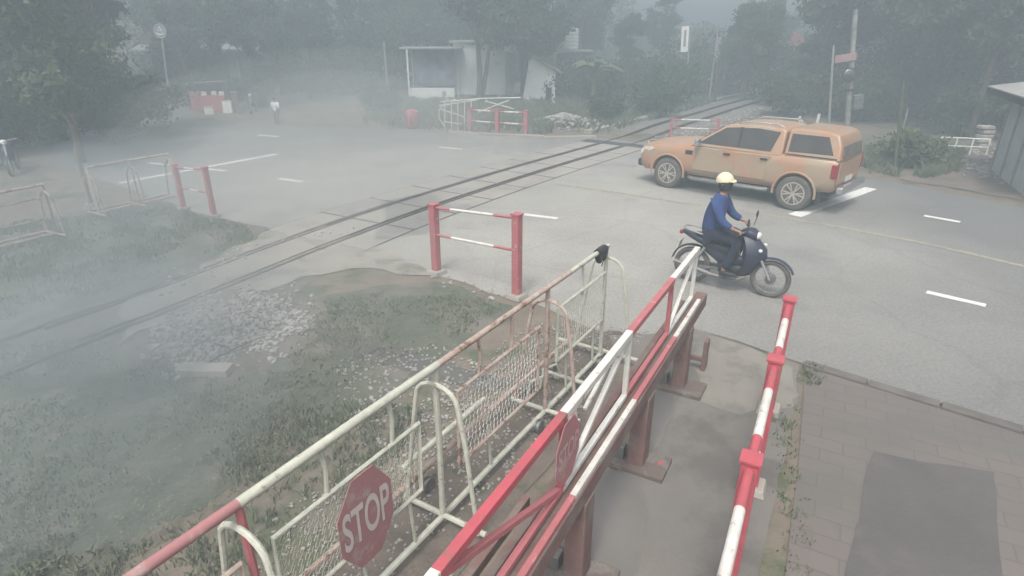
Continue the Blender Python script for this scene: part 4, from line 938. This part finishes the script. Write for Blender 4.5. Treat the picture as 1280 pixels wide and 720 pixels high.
for (x, y), sc_, k_, lab in (((14.2, 38.5), .62, 'broad', 'low broad tree right of the dark pole at the end of the rails'), ((17.5, 36), .7, 'dense', 'dense low tree in front of the pink roofed house'), ((8.0, 44), .6, 'dense', 'dense low tree left of the white banner'),
        ((21.5, 33), .8, 'dense', 'dense tree filling the gap behind the clipped bush'), ((27, 27.5), .9, 'dense', 'dense tree behind the shed roof, second from the right'), ((6.0, 53), .8, 'broad', 'faint broad tree above the bushes left of the far rails'),
        ((1.5, 50), .9, 'dense', 'dense faint tree behind the white lean-to shed'), ((-19, 37), .7, 'dense', 'dense hazy tree beside the round white rimmed sign'), ((-29, 36), 1.0, 'dense', 'dense tree behind the darkest trees at the far left'),
        ((-13.0, 40), .65, 'dense', 'low dense tree just right of the red stall'), ((24.5, 40), .9, 'broad', 'broad tree behind the mirror pole, hazier than its neighbours')):
    tree(k_, None, lab, sc_, x, at=(x, y, 0))
# thicket closing the far side on the right
b = MB(); rd = random.Random(15); lob = []
for i in range(46):
    t_ = i / 45; x = 15.5 + 16 * t_ + rd.uniform(-.8, .8); y = 33 - 8 * t_ + rd.uniform(-1.5, 1.5); h = rd.uniform(1.6, 3.6)
    for q in range(3): lob.append((x + rd.uniform(-.6, .6), y, h * (.2 + .33 * q), rd.uniform(.8, 1.3)))
for i in range(24):
    t_ = i / 23; x = 3.0 + 8 * t_ + rd.uniform(-.8, .8); y = 37.5 + 6 * t_ + rd.uniform(-1, 1); h = rd.uniform(1.4, 3.0)
    for q in range(2): lob.append((x + rd.uniform(-.6, .6), y, h * (.25 + .4 * q), rd.uniform(.8, 1.2)))
for i in range(60):
    t_ = i / 59; x = -27 + 20 * t_ + rd.uniform(-.8, .8); y = 46 + 4 * math.sin(t_ * 5) + rd.uniform(-1, 1); h = rd.uniform(2.0, 5.0)
    for q in range(3): lob.append((x + rd.uniform(-.8, .8), y, h * (.2 + .33 * q), rd.uniform(.9, 1.5)))
for i in range(26):
    t_ = i / 25; x = 11.5 + 12 * t_ + rd.uniform(-.8, .8); y = 44 - 2 * t_ + rd.uniform(-1, 1); h = rd.uniform(2.2, 4.2)
    for q in range(3): lob.append((x + rd.uniform(-.8, .8), y, h * (.2 + .33 * q), rd.uniform(.9, 1.4)))
leaf_crown(b, lob, 80000, .12, 19)
tag(b.build('thicket', M['leaf2'], norm=False), 'tangled dark thicket filling the space between the tree trunks', 'thicket', kind='stuff')
# distant wood, one mass
b = MB(); rd = random.Random(5); lob = []
for i in range(120):
    x = -52 + i * .95; y = 66 + rd.uniform(-4, 8) + (6 if 4 < x < 18 else 0); h = rd.uniform(5.0, 10.0) if not 13 < x < 30 else rd.uniform(3.4, 5.6)
    for q in range(3): lob.append((x + rd.uniform(-1, 1), y, h * (.25 + .3 * q), rd.uniform(1.2, 1.9)))
leaf_crown(b, lob, 60000, .28, 9)
tag(b.build('distant_wood', M['leaf'], norm=False), 'faint wood closing the view behind everything else', 'wood', kind='stuff')
# shrubs
def shrub_mesh(seed, H, W, n, size, leaf):
    rd = random.Random(seed); lobes = [(rd.uniform(-W, W) * .6, rd.uniform(-W, W) * .5, H * rd.uniform(.3, .75), W * rd.uniform(.35, .55)) for _ in range(6)]
    root = thing('shrub', 'x', 'shrub'); cb_ = MB(); leaf_crown(cb_, lobes, n, size, seed); cb_.build('foliage', M[leaf], root, norm=False)
    tb = MB()
    for x, y, z, r in lobes: tb.tube([(x * .1, y * .1, 0), (x * .5, y * .5, z * .5), (x, y, z)], [.03, .02, .008], 6)
    tb.build('stem', M['bark'], root); return root
sh0 = shrub_mesh(3, 1.8, 1.5, 4500, .07, 'leaf'); sh1 = shrub_mesh(8, 1.2, 1.1, 3800, .06, 'leaf3')
tag(sh1, 'clipped light green bush in front of the dark trees right of the pickup'); sh1.location = G(1142, 208)
SH = [((18.0, 24.6), 1.25, 'dark bush between the clipped bush and the low white fence'), ((16.0, 29.0), 1.3, 'dark bush behind the tail of the pickup'), ((13.7, 31.0), 1.2, 'bush behind the canopy of the pickup'),
      ((7.2, 30.5), 1.0, 'bush growing just left of the far rails'), ((4.4, 28.6), .8, 'low bush above the rubble mound'), ((8.6, 35.5), 1.4, 'large bush below the white banner'), ((5.0, 36.5), 1.3, 'bush below the banana plant'),
      ((11.0, 41.5), 1.5, 'bush at the far end of the visible rails'), ((15.4, 35.2), 1.3, 'bush just right of the far rails'), ((-6.5, 31.5), .9, 'faint low bush left of the red bin'), ((21.5, 26.0), 1.4, 'bush left of the stacked white blocks'), ((18.5, 40), 1.6, 'hazy bush in front of the pink roofed house')]
for i, ((x, y), s_, lab) in enumerate(SH):
    o = sh0 if i == 0 else copy_tree(sh0); o.location = (x, y, -.05); o.scale = (s_,) * 3; o.rotation_euler = (0, 0, i * 1.3); o['label'] = lab
for i, ((x, y), s_, lab) in enumerate((((-17.5, 22.0), 1.3, 'dark hedge-like bush under the dense trees at the far left'), ((-14.6, 22.6), .9, 'dark bush just left of the covered handcart'), ((-19.8, 24.5), 1.4, 'larger dark bush behind the left parked motorcycles'))):
    o = copy_tree(sh0); o.location = (x, y, -.05); o.scale = (s_,) * 3; o.rotation_euler = (0, 0, 2 + i); o['label'] = lab
tree('dense', None, 'nearest dense dark tree at the top left corner', .8, 3.0, at=(-17.2, 23.4, 0))
tree('dense', None, 'dense low tree in front of the dim shopfronts', .62, 1.0, at=(-17.8, 38.5, 0)); tree('dense', None, 'dense tree hanging over the pale box beside the stall', .7, 4.0, at=(-14.3, 35.5, 0))
# banana / palm plant
bn = thing('banana_plant', 'banana plant with long drooping leaves beside the striped water tank', 'banana plant', (4.3, 33.6, 0))
MB().tube([(0, 0, 0), (.05, 0, 1.0), (0, .05, 2.0)], [.16, .13, .09], 9).build('stem', M['leaf3'], bn, smooth=True)
rd = random.Random(3)
for k in range(11):
    a = 2 * PI * k / 11 + rd.uniform(-.2, .2); L_ = rd.uniform(1.5, 2.3); el = rd.uniform(.5, 1.25); rings = []; b = MB(); vs = []; fs = []
    for i in range(9):
        t = i / 8; r_ = L_ * t * math.cos(el * .9); z = 1.9 + L_ * t * math.sin(el) - 1.5 * t * t * L_ * .45; w_ = .24 * math.sin(PI * min(1, t * .92 + .06)) + .01
        c = Vector((r_ * math.cos(a), r_ * math.sin(a), z)); n = Vector((-math.sin(a), math.cos(a), 0)); vs += [c - n * w_ + Vector((0, 0, -w_ * .3)), c + Vector((0, 0, .015)), c + n * w_ + Vector((0, 0, -w_ * .3))]
    for i in range(8): fs += [(i * 3, i * 3 + 1, i * 3 + 4, i * 3 + 3), (i * 3 + 1, i * 3 + 2, i * 3 + 5, i * 3 + 4)]
    b.add(vs, fs); b.build('leaf', M['leaf3'], bn, smooth=True, norm=False)

# ================================================================ BUILDINGS
wb = thing('white_building', 'small white walled building behind the forked tree', 'building', (-1.85, 38.8, 0), 0)
MB().box((-.15, 2, 1.65), (3.1, 4, 3.3)).build('wall', M['wall'], wb)
MB().box((-.15, 2, 3.38), (3.5, 4.4, .14)).build('roof', M['roof'], wb, bevel=.02)
MB().box((.1, -.02, .25), (1.6, .06, .2)).build('plinth', M['wallgrey'], wb)
MB().box((-.55, -.03, 1.9), (.8, .05, 1.0)).build('window', M['wall'], wb)
MB().box((1.75, 1.0, 1.4), (.5, 2.0, 2.8)).build('side_wall', M['wallgrey'], wb)
gs = thing('guard_shelter', 'open guard shelter with a blue grey tarp above a low white wall', 'shelter', (-4.75, 37.6, 0), 0)
gs.scale = (.78, 1, 1)
MB().box((.0, 0, .42), (3.4, .2, .84)).build('low_wall', M['wall'], gs, bevel=.01)
MB().box((.1, .5, 1.95), (3.1, .04, 2.0)).build('tarp', M['tarp'], gs)
MB().box((0, 1.0, 3.05), (4.6, 2.4, .1)).build('roof', M['roof'], gs, bevel=.01)
MB().box((0, 2.1, 1.5), (3.8, .1, 3.0)).build('back_wall', M['wallgrey'], gs)
for x in (-1.75, 1.9): MB().box((x, -.13 if x < 0 else .9, 1.5), (.11, .10, 3.0)).build('post', M['wall'], gs, bevel=.01)
b = MB(); b.lathe([(.16, -.01), (.17, 0), (.02, .012)], (.9, -.11, .52), 18, 'Y'); b.build('emblem', M['wallgrey'], gs)
pw = thing('white_shed', 'white gabled end of a lean-to right of the thick tree trunk', 'shed', (1.55, 37.2, 0), 0)
MB().prism([(-.95, 0), (1.0, 0), (1.0, 1.75), (.9, 1.85), (-.3, 2.5), (-.55, 2.3)], 2.2, lambda a, c, t: (a, t, c)).build('wall', M['wall'], pw)
MB().box((.62, -.03, .45), (.34, .05, .9)).build('door', M['dark'], pw)
MB().bar((-.4, .9, 2.62), (1.3, .9, 1.78), 2.5, .06, up=(0, 0, 1)).build('roof', M['roof'], pw)
wt = thing('water_tank', 'striped white ribbed water tank on a block tower behind the banana plant', 'water tank', (3.6, 40.5, 0), 0)
MB().box((0, 0, 1.35), (1.5, 1.4, 2.7)).build('tower', M['wallgrey'], wt, bevel=.02); MB().box((-.3, -.1, 2.85), (3.4, 1.9, .12)).build('slab', M['roof'], wt, bevel=.01)
prof = []
for i in range(6): prof += [(.52, 2.92 + i * .2), (.56, 2.98 + i * .2), (.56, 3.06 + i * .2), (.52, 3.11 + i * .2)]
prof += [(.4, 4.16), (.05, 4.22)]
MB().lathe(prof, (0, 0, 0), 24).build('tank', M['wall'], wt, smooth=True)
ho = thing('house', 'far house with a faded pinkish red roof beyond the end of the rails', 'house', (22.3, 54, 0), R(-12))
MB().box((0, 0, 1.5), (4.2, 4.5, 3.0)).build('wall', mat('pink_wall', (.42, .27, .24), .9), ho)
MB().prism([(-2.5, 3.0), (2.5, 3.0), (0, 4.3)], 5.2, lambda a, c, t: (a, t - 2.6, c)).build('roof', M['pinkroof'], ho)
for x in (-1.2, 1.2): 
    f = MB().box((x, -2.27, 1.7), (.9, .05, 1.1)).build('window', M['wall'], ho); MB().box((x, -2.31, 1.7), (.7, .03, .9)).build('pane', M['dark'], f)
sd_ = thing('shed', 'grey walled shed with a sloping sheet roof at the right edge', 'shed', (14.95, 17.3, 0), 0)
s0, s1 = G(1236, 212), G(1330, 290); dd = (s1 - s0).normalized(); sd_.location = (s0.x, s0.y, 0); sd_.rotation_euler = (0, 0, math.atan2(dd.y, dd.x))
# local x runs along the wall towards the camera, local y into the shed
MB().box((2.2, 1.6, 1.12), (4.6, 3.1, 2.24)).build('wall', mat('pale_grey_render', (.46, .48, .48), .85, (.38, .40, .40), 1.5, c3=(.28, .28, .27), s3=1.4, m3=.6), sd_)
for x in (.0, 1.15, 2.35, 3.6): MB().box((x + .02, .035, 1.12), (.09, .05, 2.24)).build('wall_batten', M['roof'], sd_)
MB().bar((2.2, -.5, 2.30), (2.2, 3.6, 3.0), 5.6, .07).build('roof', M['roof'], sd_)
MB().box((2.2, -.48, 2.22), (5.6, .05, .16)).build('fascia', M['dark'], sd_)
# street beyond, far left
sb = thing('shop_building', 'far shop with a pale awning and red sign where the side street bends', 'building', (-28.5, 52.5, 0), R(20))
MB().box((0, 2, 2.6), (7, 4, 5.2)).build('wall', mat('hazy_brown_wall', (.24, .21, .19), .9), sb)
MB().box((0, -.7, 2.5), (5.2, 1.6, .12), rot=Matrix.Rotation(R(8), 3, 'X')).build('awning', M['roof'], sb)
MB().box((-.4, -.04, 1.1), (2.4, .06, 2.2)).build('door', M['dark'], sb); MB().box((1.9, -.04, 1.2), (.9, .06, 1.6)).build('window', M['wallgrey'], sb)
MB().box((-.6, -.12, 4.0), (.75, .12, 1.6)).build('sign_board', M['red'], sb)
bb = thing('brick_building', 'hazy tan building glimpsed above the trees behind the side street', 'building', (-20.5, 58, 0), R(10))
MB().box((0, 2, 3.0), (6, 4, 6.0)).build('wall', mat('tan_wall', (.36, .27, .21), .9), bb); MB().box((0, 2, 6.1), (6.4, 4.4, .2)).build('roof', M['roof'], bb)
for x in (-1.8, 0, 1.8): MB().box((x, -.03, 4.4), (.9, .06, 1.2)).build('window', M['dark'], bb)
# stalls, bins, carts
st = thing('street_stall', 'red draped street stall with pale goods beyond the left lane', 'stall', G(270, 140), R(15))
MB().box((0, 0, .45), (1.5, .9, .9)).build('counter', M['pinkred'], st, bevel=.03); st.scale = (.8, .8, .95)
MB().bar((-1.0, 0, 1.55), (1.0, 0, 1.62), 1.1, .05).build('canopy', mat('dull_awning', (.16, .13, .12), .9), st)
for x in (-.95, .95): MB().tube([(x, -.5, 0), (x, -.5, 1.8)], .03, 6).build('pole', M['steel'], st)
for i, (x, z) in enumerate(((-.5, 1.0), (.1, 1.02), (.55, .98))): MB().box((x, -.1, z), (.3, .3, .2)).build('goods', M['wall'], st, bevel=.02)
rb = thing('bin', 'rounded red bin standing alone at the far road edge', 'bin', G(516, 160), 0)
MB().lathe([(.24, 0), (.27, .05), (.30, .55), (.28, .68), (.15, .78), (.02, .80)], (0, 0, 0), 20).build('barrel', M['red'], rb, smooth=True)
MB().lathe([(.31, .0), (.315, .03), (.31, .06)], (0, 0, .55), 20).build('rim', M['pinkred'], rb, smooth=True)
hc = thing('handcart', 'handcart under a rounded dark tarpaulin by the mouth of the side street', 'cart', G(150, 170), R(-8))
b = MB(); rings = []
for i in range(9):
    x = -.65 + i * .165; k_ = math.sin(PI * (i + .6) / 9.2) ** .35; rings.append([Vector((x, .38 * k_ * math.cos(q), .52 + .16 * k_ * math.sin(q) * (1 if math.sin(q) > 0 else .8))) for q in [2 * PI * j / 14 for j in range(14)]])
b.loft(rings); b.build('tarpaulin', mat('dark_tarpaulin', (.06, .06, .055), .85), hc, smooth=True)
for x in (-.5, .5):
    for y in (-.25, .25): MB().tube([(x, y, 0), (x, y, .45)], .022, 6).build('leg', M['pinkred'] if x > 0 else M['steel'], hc)
MB().box((0, 0, .40), (1.2, .6, .04)).build('frame', M['steel'], hc)
def far_moto(loc, rz, label, body_m):
    r_ = thing('parked_motorcycle', label, 'motorcycle', loc, rz, 'motorcycles at the far left')
    for x in (-.6, .6):
        b = MB(); b.tube([(x + .27 * math.cos(q), 0, .29 + .27 * math.sin(q)) for q in [2 * PI * k / 20 for k in range(20)]], .04, 7, closed=True); b.build('wheel', M['tyre'], r_, smooth=True)
    skinloft('seat', [(.1, .76, .08, .04), (-.2, .78, .12, .05), (-.6, .82, .08, .04)], M['black'], r_); skinloft('fairing', [(.5, .55, .05, .1), (.35, .6, .15, .25), (.1, .5, .10, .16), (-.3, .62, .12, .12), (-.75, .78, .06, .05)], body_m, r_)
    MB().tube([(.35, .32, 1.0), (.42, 0, .97), (.35, -.32, 1.0)], .014, 6).build('handlebar', M['chrome'], r_); skinloft('headlight', [(.42, .93, .08, .07), (.5, .92, .04, .04)], M['lamp'], r_)
    MB().tube([(.4, 0, .9), (.6, 0, .3)], .03, 6).build('fork', M['chrome'], r_); return r_
sf = thing('shopfront_row', 'dim row of open shopfronts under the trees behind the red stall', 'building', (-19.5, 44.5, 0), R(12))
MB().box((0, 2.2, 1.9), (11, 4, 3.8)).build('wall', mat('dim_shop_wall', (.20, .19, .18), .9), sf)
MB().box((0, -.5, 3.0), (11.4, 1.8, .1), rot=Matrix.Rotation(R(10), 3, 'X')).build('awning', M['roof'], sf)
for x in (-4, -1.3, 1.5, 4.1): MB().box((x, .16, 1.25), (2.1, .1, 2.5)).build('shop_opening', M['dark'], sf)
for i, (px, py, w_, h_, m_, lab) in enumerate(((248, 137, .5, .9, 'pinkred', 'narrow red crate pile left of the red stall'), (286, 141, .45, .6, 'wall', 'pale box standing just right of the red stall'), (296, 140, .3, 1.0, 'deepred', 'upright dark red drum right of the pale box'), (262, 143, .4, .35, 'wall', 'small pale box on the ground before the red stall'))):
    t = thing('crate', lab, 'crate', G(px, py), .2 * i)
    MB().box((0, 0, h_ / 2), (w_, w_ * .8, h_), taper=.94).build('body', M[m_], t, bevel=.02); MB().box((0, 0, h_ + .015), (w_ * 1.02, w_ * .82, .03)).build('lid', M['stone2'], t, bevel=.01)
far_moto(G(318, 141), R(-80), 'dark parked motorcycle between the red stall and the pedestrian', M['navy'])
far_moto(G(226, 133), R(-100), 'parked motorcycle facing the camera left of the red stall', M['navy'])
far_moto((-14.6, 17.6, 0), R(-60), 'parked dark motorcycle with pale headlight under the left trees', M['navy'])
far_moto((-15.6, 18.0, 0), R(-70), 'parked reddish motorcycle furthest left under the trees', mat('maroon', (.16, .03, .03), .4))
pe = walker('person', 'distant person in dark clothes standing by the motorcycle at the stall', G(240, 136), R(200), 1.5, M['trousers'], M['trousers'], M['black'], .05)

# ================================================================ POLES AND SIGNS
def pole(label, p, h, r, m, name='pole', lean=0.0):
    t = thing(name, label, 'pole', p); t.rotation_euler = (0, -lean, 0); MB().tube([(0, 0, 0), (0, 0, h * .5), (0, 0, h)], [r, r * .92, r * .8], 10).build('shaft', m, t, smooth=True)
    MB().box((0, 0, .05), (r * 4, r * 4, .1)).build('base', M['concrete'], t, bevel=.02); return t
pole('thin plain grey pole behind the pickup canopy', (12.9, 25.0, 0), 3.40, .05, M['roof'], lean=R(8))
ep = pole('pale mottled utility pole with a convex mirror, right of the thin grey pole', (12.65, 23.1, 0), 4.6, .10, M['whitebark'], 'utility_pole', lean=R(8))
for z in (1.9, 2.5): MB().box((0, -.02, z), (.26, .26, .08)).build('clamp', M['black'], ep, bevel=.01)
mr_ = MB().lathe([(.02, -.04), (.14, -.03), (.20, -.01), (.21, .0), (.20, .02)], (-.16, -.2, 2.45), 24, 'Y').build('convex_mirror', M['mirror'], ep, smooth=True)
MB().lathe([(.20, .0), (.25, .0), (.25, .03), (.20, .03)], (-.16, -.2, 2.45), 24, 'Y').build('mirror_frame', M['black'], mr_)
MB().box((-.3, -.14, 3.05), (.75, .03, .26)).build('sign_plate', mat('pink_plate', (.36, .23, .23), .8), ep, bevel=.01)
MB().box((.25, -.1, 1.45), (.35, .25, .5)).build('meter_box', M['steel'], ep, bevel=.02)
pole('slim pale bamboo pole in front of the clipped bush', G(1118, 214), 2.55, .04, M['leaf3'], 'bamboo_pole', lean=R(8))
pole('short thin post seen left of the bamboo pole', (13.1, 20.6, 0), 1.5, .03, M['whitebark'], 'stake')
pole('dark brown utility pole at the end of the rails', (11.95, 37.0, 0), 2.2, .12, M['bark'], 'utility_pole')
pole('whitish pole left of the guard shelter in the haze', (-7.5, 38, 0), 3.4, .07, M['whitebark'])
sn = pole('tall far pole carrying a white banner', (10.7, 38.5, 0), 4.3, .05, M['roof'], 'banner_pole', lean=R(3))
f = MB().box((-.28, -.03, 3.55), (.42, .03, 1.4)).build('banner', M['wall'], sn); MB().box((-.28, -.055, 3.6), (.14, .01, .9)).build('print', M['wallgrey'], f)
s3 = pole('second far pole with a narrow grey banner', (12.6, 40, 0), 4.4, .05, M['roof'], 'banner_pole'); MB().box((.15, -.03, 3.0), (.3, .03, 1.3)).build('banner', M['wallgrey'], s3)
ts = thing('traffic_sign', 'round white rimmed sign on a pole over the side street', 'traffic sign', (-18.9, 34.5, 0)); ts.rotation_euler = (0, R(5), 0)
MB().tube([(0, 0, 0), (0, 0, 4.35)], .05, 8).build('pole', M['roof'], ts, smooth=True)
b = MB(); b.mi = 0; b.lathe([(.36, -.02), (.36, .0)], (0, -.1, 3.95), 28, 'Y'); dk = b.build('disc', M['wallgrey'], ts)
b = MB(); b.tube([(.33 * math.cos(q), -.125, 3.95 + .33 * math.sin(q)) for q in [2 * PI * k / 28 for k in range(28)]], .03, 6, closed=True)
b.build('rim', M['roof'], dk, smooth=True)
b = MB(); b.tube([(-.2, -.13, 3.85), (-.08, -.13, 3.78), (.08, -.13, 3.78), (.2, -.13, 3.85)], .03, 6); b.tube([(0, -.13, 4.15), (-.1, -.13, 3.98), (.1, -.13, 3.98), (0, -.13, 4.15)], .025, 6); b.build('symbol', M['wall'], dk)
pole('slim dark post standing behind the covered handcart', (-16.3, 27.0, 0), 2.6, .05, M['deepred'], 'post')
for px, lab, h in (((993, 178), 'short banded stake just above the cab end of the pickup roof', .95), ((1015, 181), 'taller leaning stake just above the pickup canopy', 1.1)):
    t = thing('stake', lab, 'stake', G(*px)); b = MB(); b.mi = 0; b.tube([(0, 0, 0), (.03, 0, h * .7)], .05, 8); b.mi = 1; b.tube([(.03, 0, h * .7), (.05, 0, h)], .052, 8); b.build('shaft', [M['pinkred'], M['white']], t, smooth=True)
# low white fence, blocks, rubble mound
lfz = thing('low_fence', 'low white tube fence between the clipped bush and the white blocks', 'fence', G(1172, 192), 0)
L_ = (G(1232, 195) - G(1172, 192)); 
for z in (.28, .55): MB().tube([(0, 0, z), L_ + Vector((0, 0, z))], .022, 7).build('rail', M['wall'], lfz)
for t in (0, .33, .66, 1): MB().tube([L_ * t, L_ * t + Vector((0, 0, .56))], .024, 7).build('post', M['wall'], lfz)
kb = G(1226, 184)
for i in range(5):
    o = MB().box((0, 0, .085), (.45 - .03 * (i % 2), .36, .12)).build('concrete_block', M['stone2'], bevel=.03, seg=2); o.location = (kb.x + random.uniform(-.06, .06), kb.y, i * .155); o.rotation_euler = (0, 0, random.uniform(-.2, .2))
    tag(o, ['lowest of the stacked white blocks by the shed', 'second block from the bottom of the white stack by the shed', 'middle block of the white stack by the shed', 'second block from the top of the white stack by the shed', 'topmost of the stacked white blocks by the shed'][i], 'block', 'white blocks stacked by the shed')
b = MB(); rd = random.Random(8)
mp_ = G(705, 156)
for _ in range(420):
    r_ = abs(rd.gauss(0, .8)); a = rd.uniform(0, 2 * PI); rock(b, mp_.x + r_ * math.cos(a) * 1.5, mp_.y + r_ * math.sin(a), max(0, .45 - r_ * .35), rd.uniform(.05, .16))
tag(b.build('rubble_mound', M['stone'], norm=False), 'mound of grey rubble at the far kerb left of the rails', 'rubble', kind='stuff')
b = MB()
for _ in range(160): rock(b, 15.9 + rd.gauss(0, .9), 17.6 + rd.gauss(0, 1.2) + 1.5, .02, rd.uniform(.04, .12))
b2 = G(1235, 215)
for _ in range(200): rock(b, b2.x + rd.gauss(0, .5), b2.y + rd.gauss(0, .8), .02, rd.uniform(.03, .09))
tag(b.build('rubble_heap', M['stone'], norm=False), 'low scatter of grey rubble along the foot of the shed', 'rubble', kind='stuff')

# ================================================================ HAZE
hz = MB(); hz.box((0, 39, 4.9), (184, 120, 12.0)).build('haze', M['white'])
ho_ = bpy.data.objects['haze']; ho_.data.materials.clear()
hm = bpy.data.materials.new('haze'); hm.use_nodes = True; t = hm.node_tree; t.nodes.clear()
o = t.nodes.new('ShaderNodeOutputMaterial'); v = t.nodes.new('ShaderNodeVolumePrincipled'); v.inputs['Density'].default_value = HAZE_DENSITY
v.inputs['Color'].default_value = HAZE_COLOR; v.inputs['Anisotropy'].default_value = HAZE_ANISO; t.links.new(v.outputs[0], o.inputs['Volume'])
ho_.data.materials.append(hm); tag(ho_, 'pale grey morning haze filling the whole scene', 'haze', kind='stuff')

# added veils low across the left side, standing in for lens smears
def smear_veil(label, c, rad, dens, seed, colr=(.42, .475, .51, 1)):
    b = MB(); prof = []; n = 24; vs = []; fs = []; rows = 14
    for i in range(rows + 1):
        ph = -PI / 2 + PI * i / rows
        for k in range(n):
            q = 2 * PI * k / n; d = Vector((math.cos(ph) * math.cos(q), math.cos(ph) * math.sin(q), math.sin(ph)))
            f = 1 + .45 * noise.noise(d * 1.3 + Vector((seed, 0, 0))); vs.append((d.x * rad[0] * f, d.y * rad[1] * f, d.z * rad[2] * f))
    for i in range(rows):
        for k in range(n): fs.append((i * n + k, i * n + (k + 1) % n, (i + 1) * n + (k + 1) % n, (i + 1) * n + k))
    b.add(vs, fs); o = b.build('smear_veil', M['white'], smooth=True); o.data.materials.clear(); bm = bmesh.new(); bm.from_mesh(o.data); bmesh.ops.remove_doubles(bm, verts=bm.verts, dist=1e-4); bmesh.ops.recalc_face_normals(bm, faces=bm.faces); bm.to_mesh(o.data); bm.free()
    m = bpy.data.materials.new('smear_veil'); m.use_nodes = True; t = m.node_tree; t.nodes.clear(); u_ = t.nodes.new('ShaderNodeOutputMaterial'); v_ = t.nodes.new('ShaderNodeVolumePrincipled')
    v_.inputs['Density'].default_value = dens; v_.inputs['Color'].default_value = colr; t.links.new(v_.outputs[0], u_.inputs['Volume']); o.data.materials.append(m)
    o.location = c; tag(o, label, kind='stuff')
smear_veil('thin grey veil added for a lens smear, low over the grass at bottom left', (-3.6, 4.6, .9), (1.5, 2.2, .9), .20, 1.0)
smear_veil('grey veil added for a lens smear, between the gravel patch and the left edge', (-5.3, 7.0, 1.3), (1.9, 2.0, 1.3), .15, 5.0)
PALE = (.60, .62, .615, 1)
smear_veil('pale veil added for a lens smear over the road left of the crossing', (-4.6, 18.0, 1.2), (4.0, 8.0, 1.5), .026, 9.0, PALE)
smear_veil('fainter outer veil added for a lens smear above the left lane', (-5.2, 20.0, 1.3), (5.6, 12.0, 1.9), .017, 13.0, PALE)
smear_veil('thin veil added for a lens smear along the near rails', (-4.6, 9.5, .8), (3.2, 6.0, 1.3), .028, 21.0, PALE)
smear_veil('faint low veil added for a lens smear over the grass beside the cream gate', (-3.0, 6.0, .6), (2.8, 3.8, 1.1), .045, 33.0, PALE)
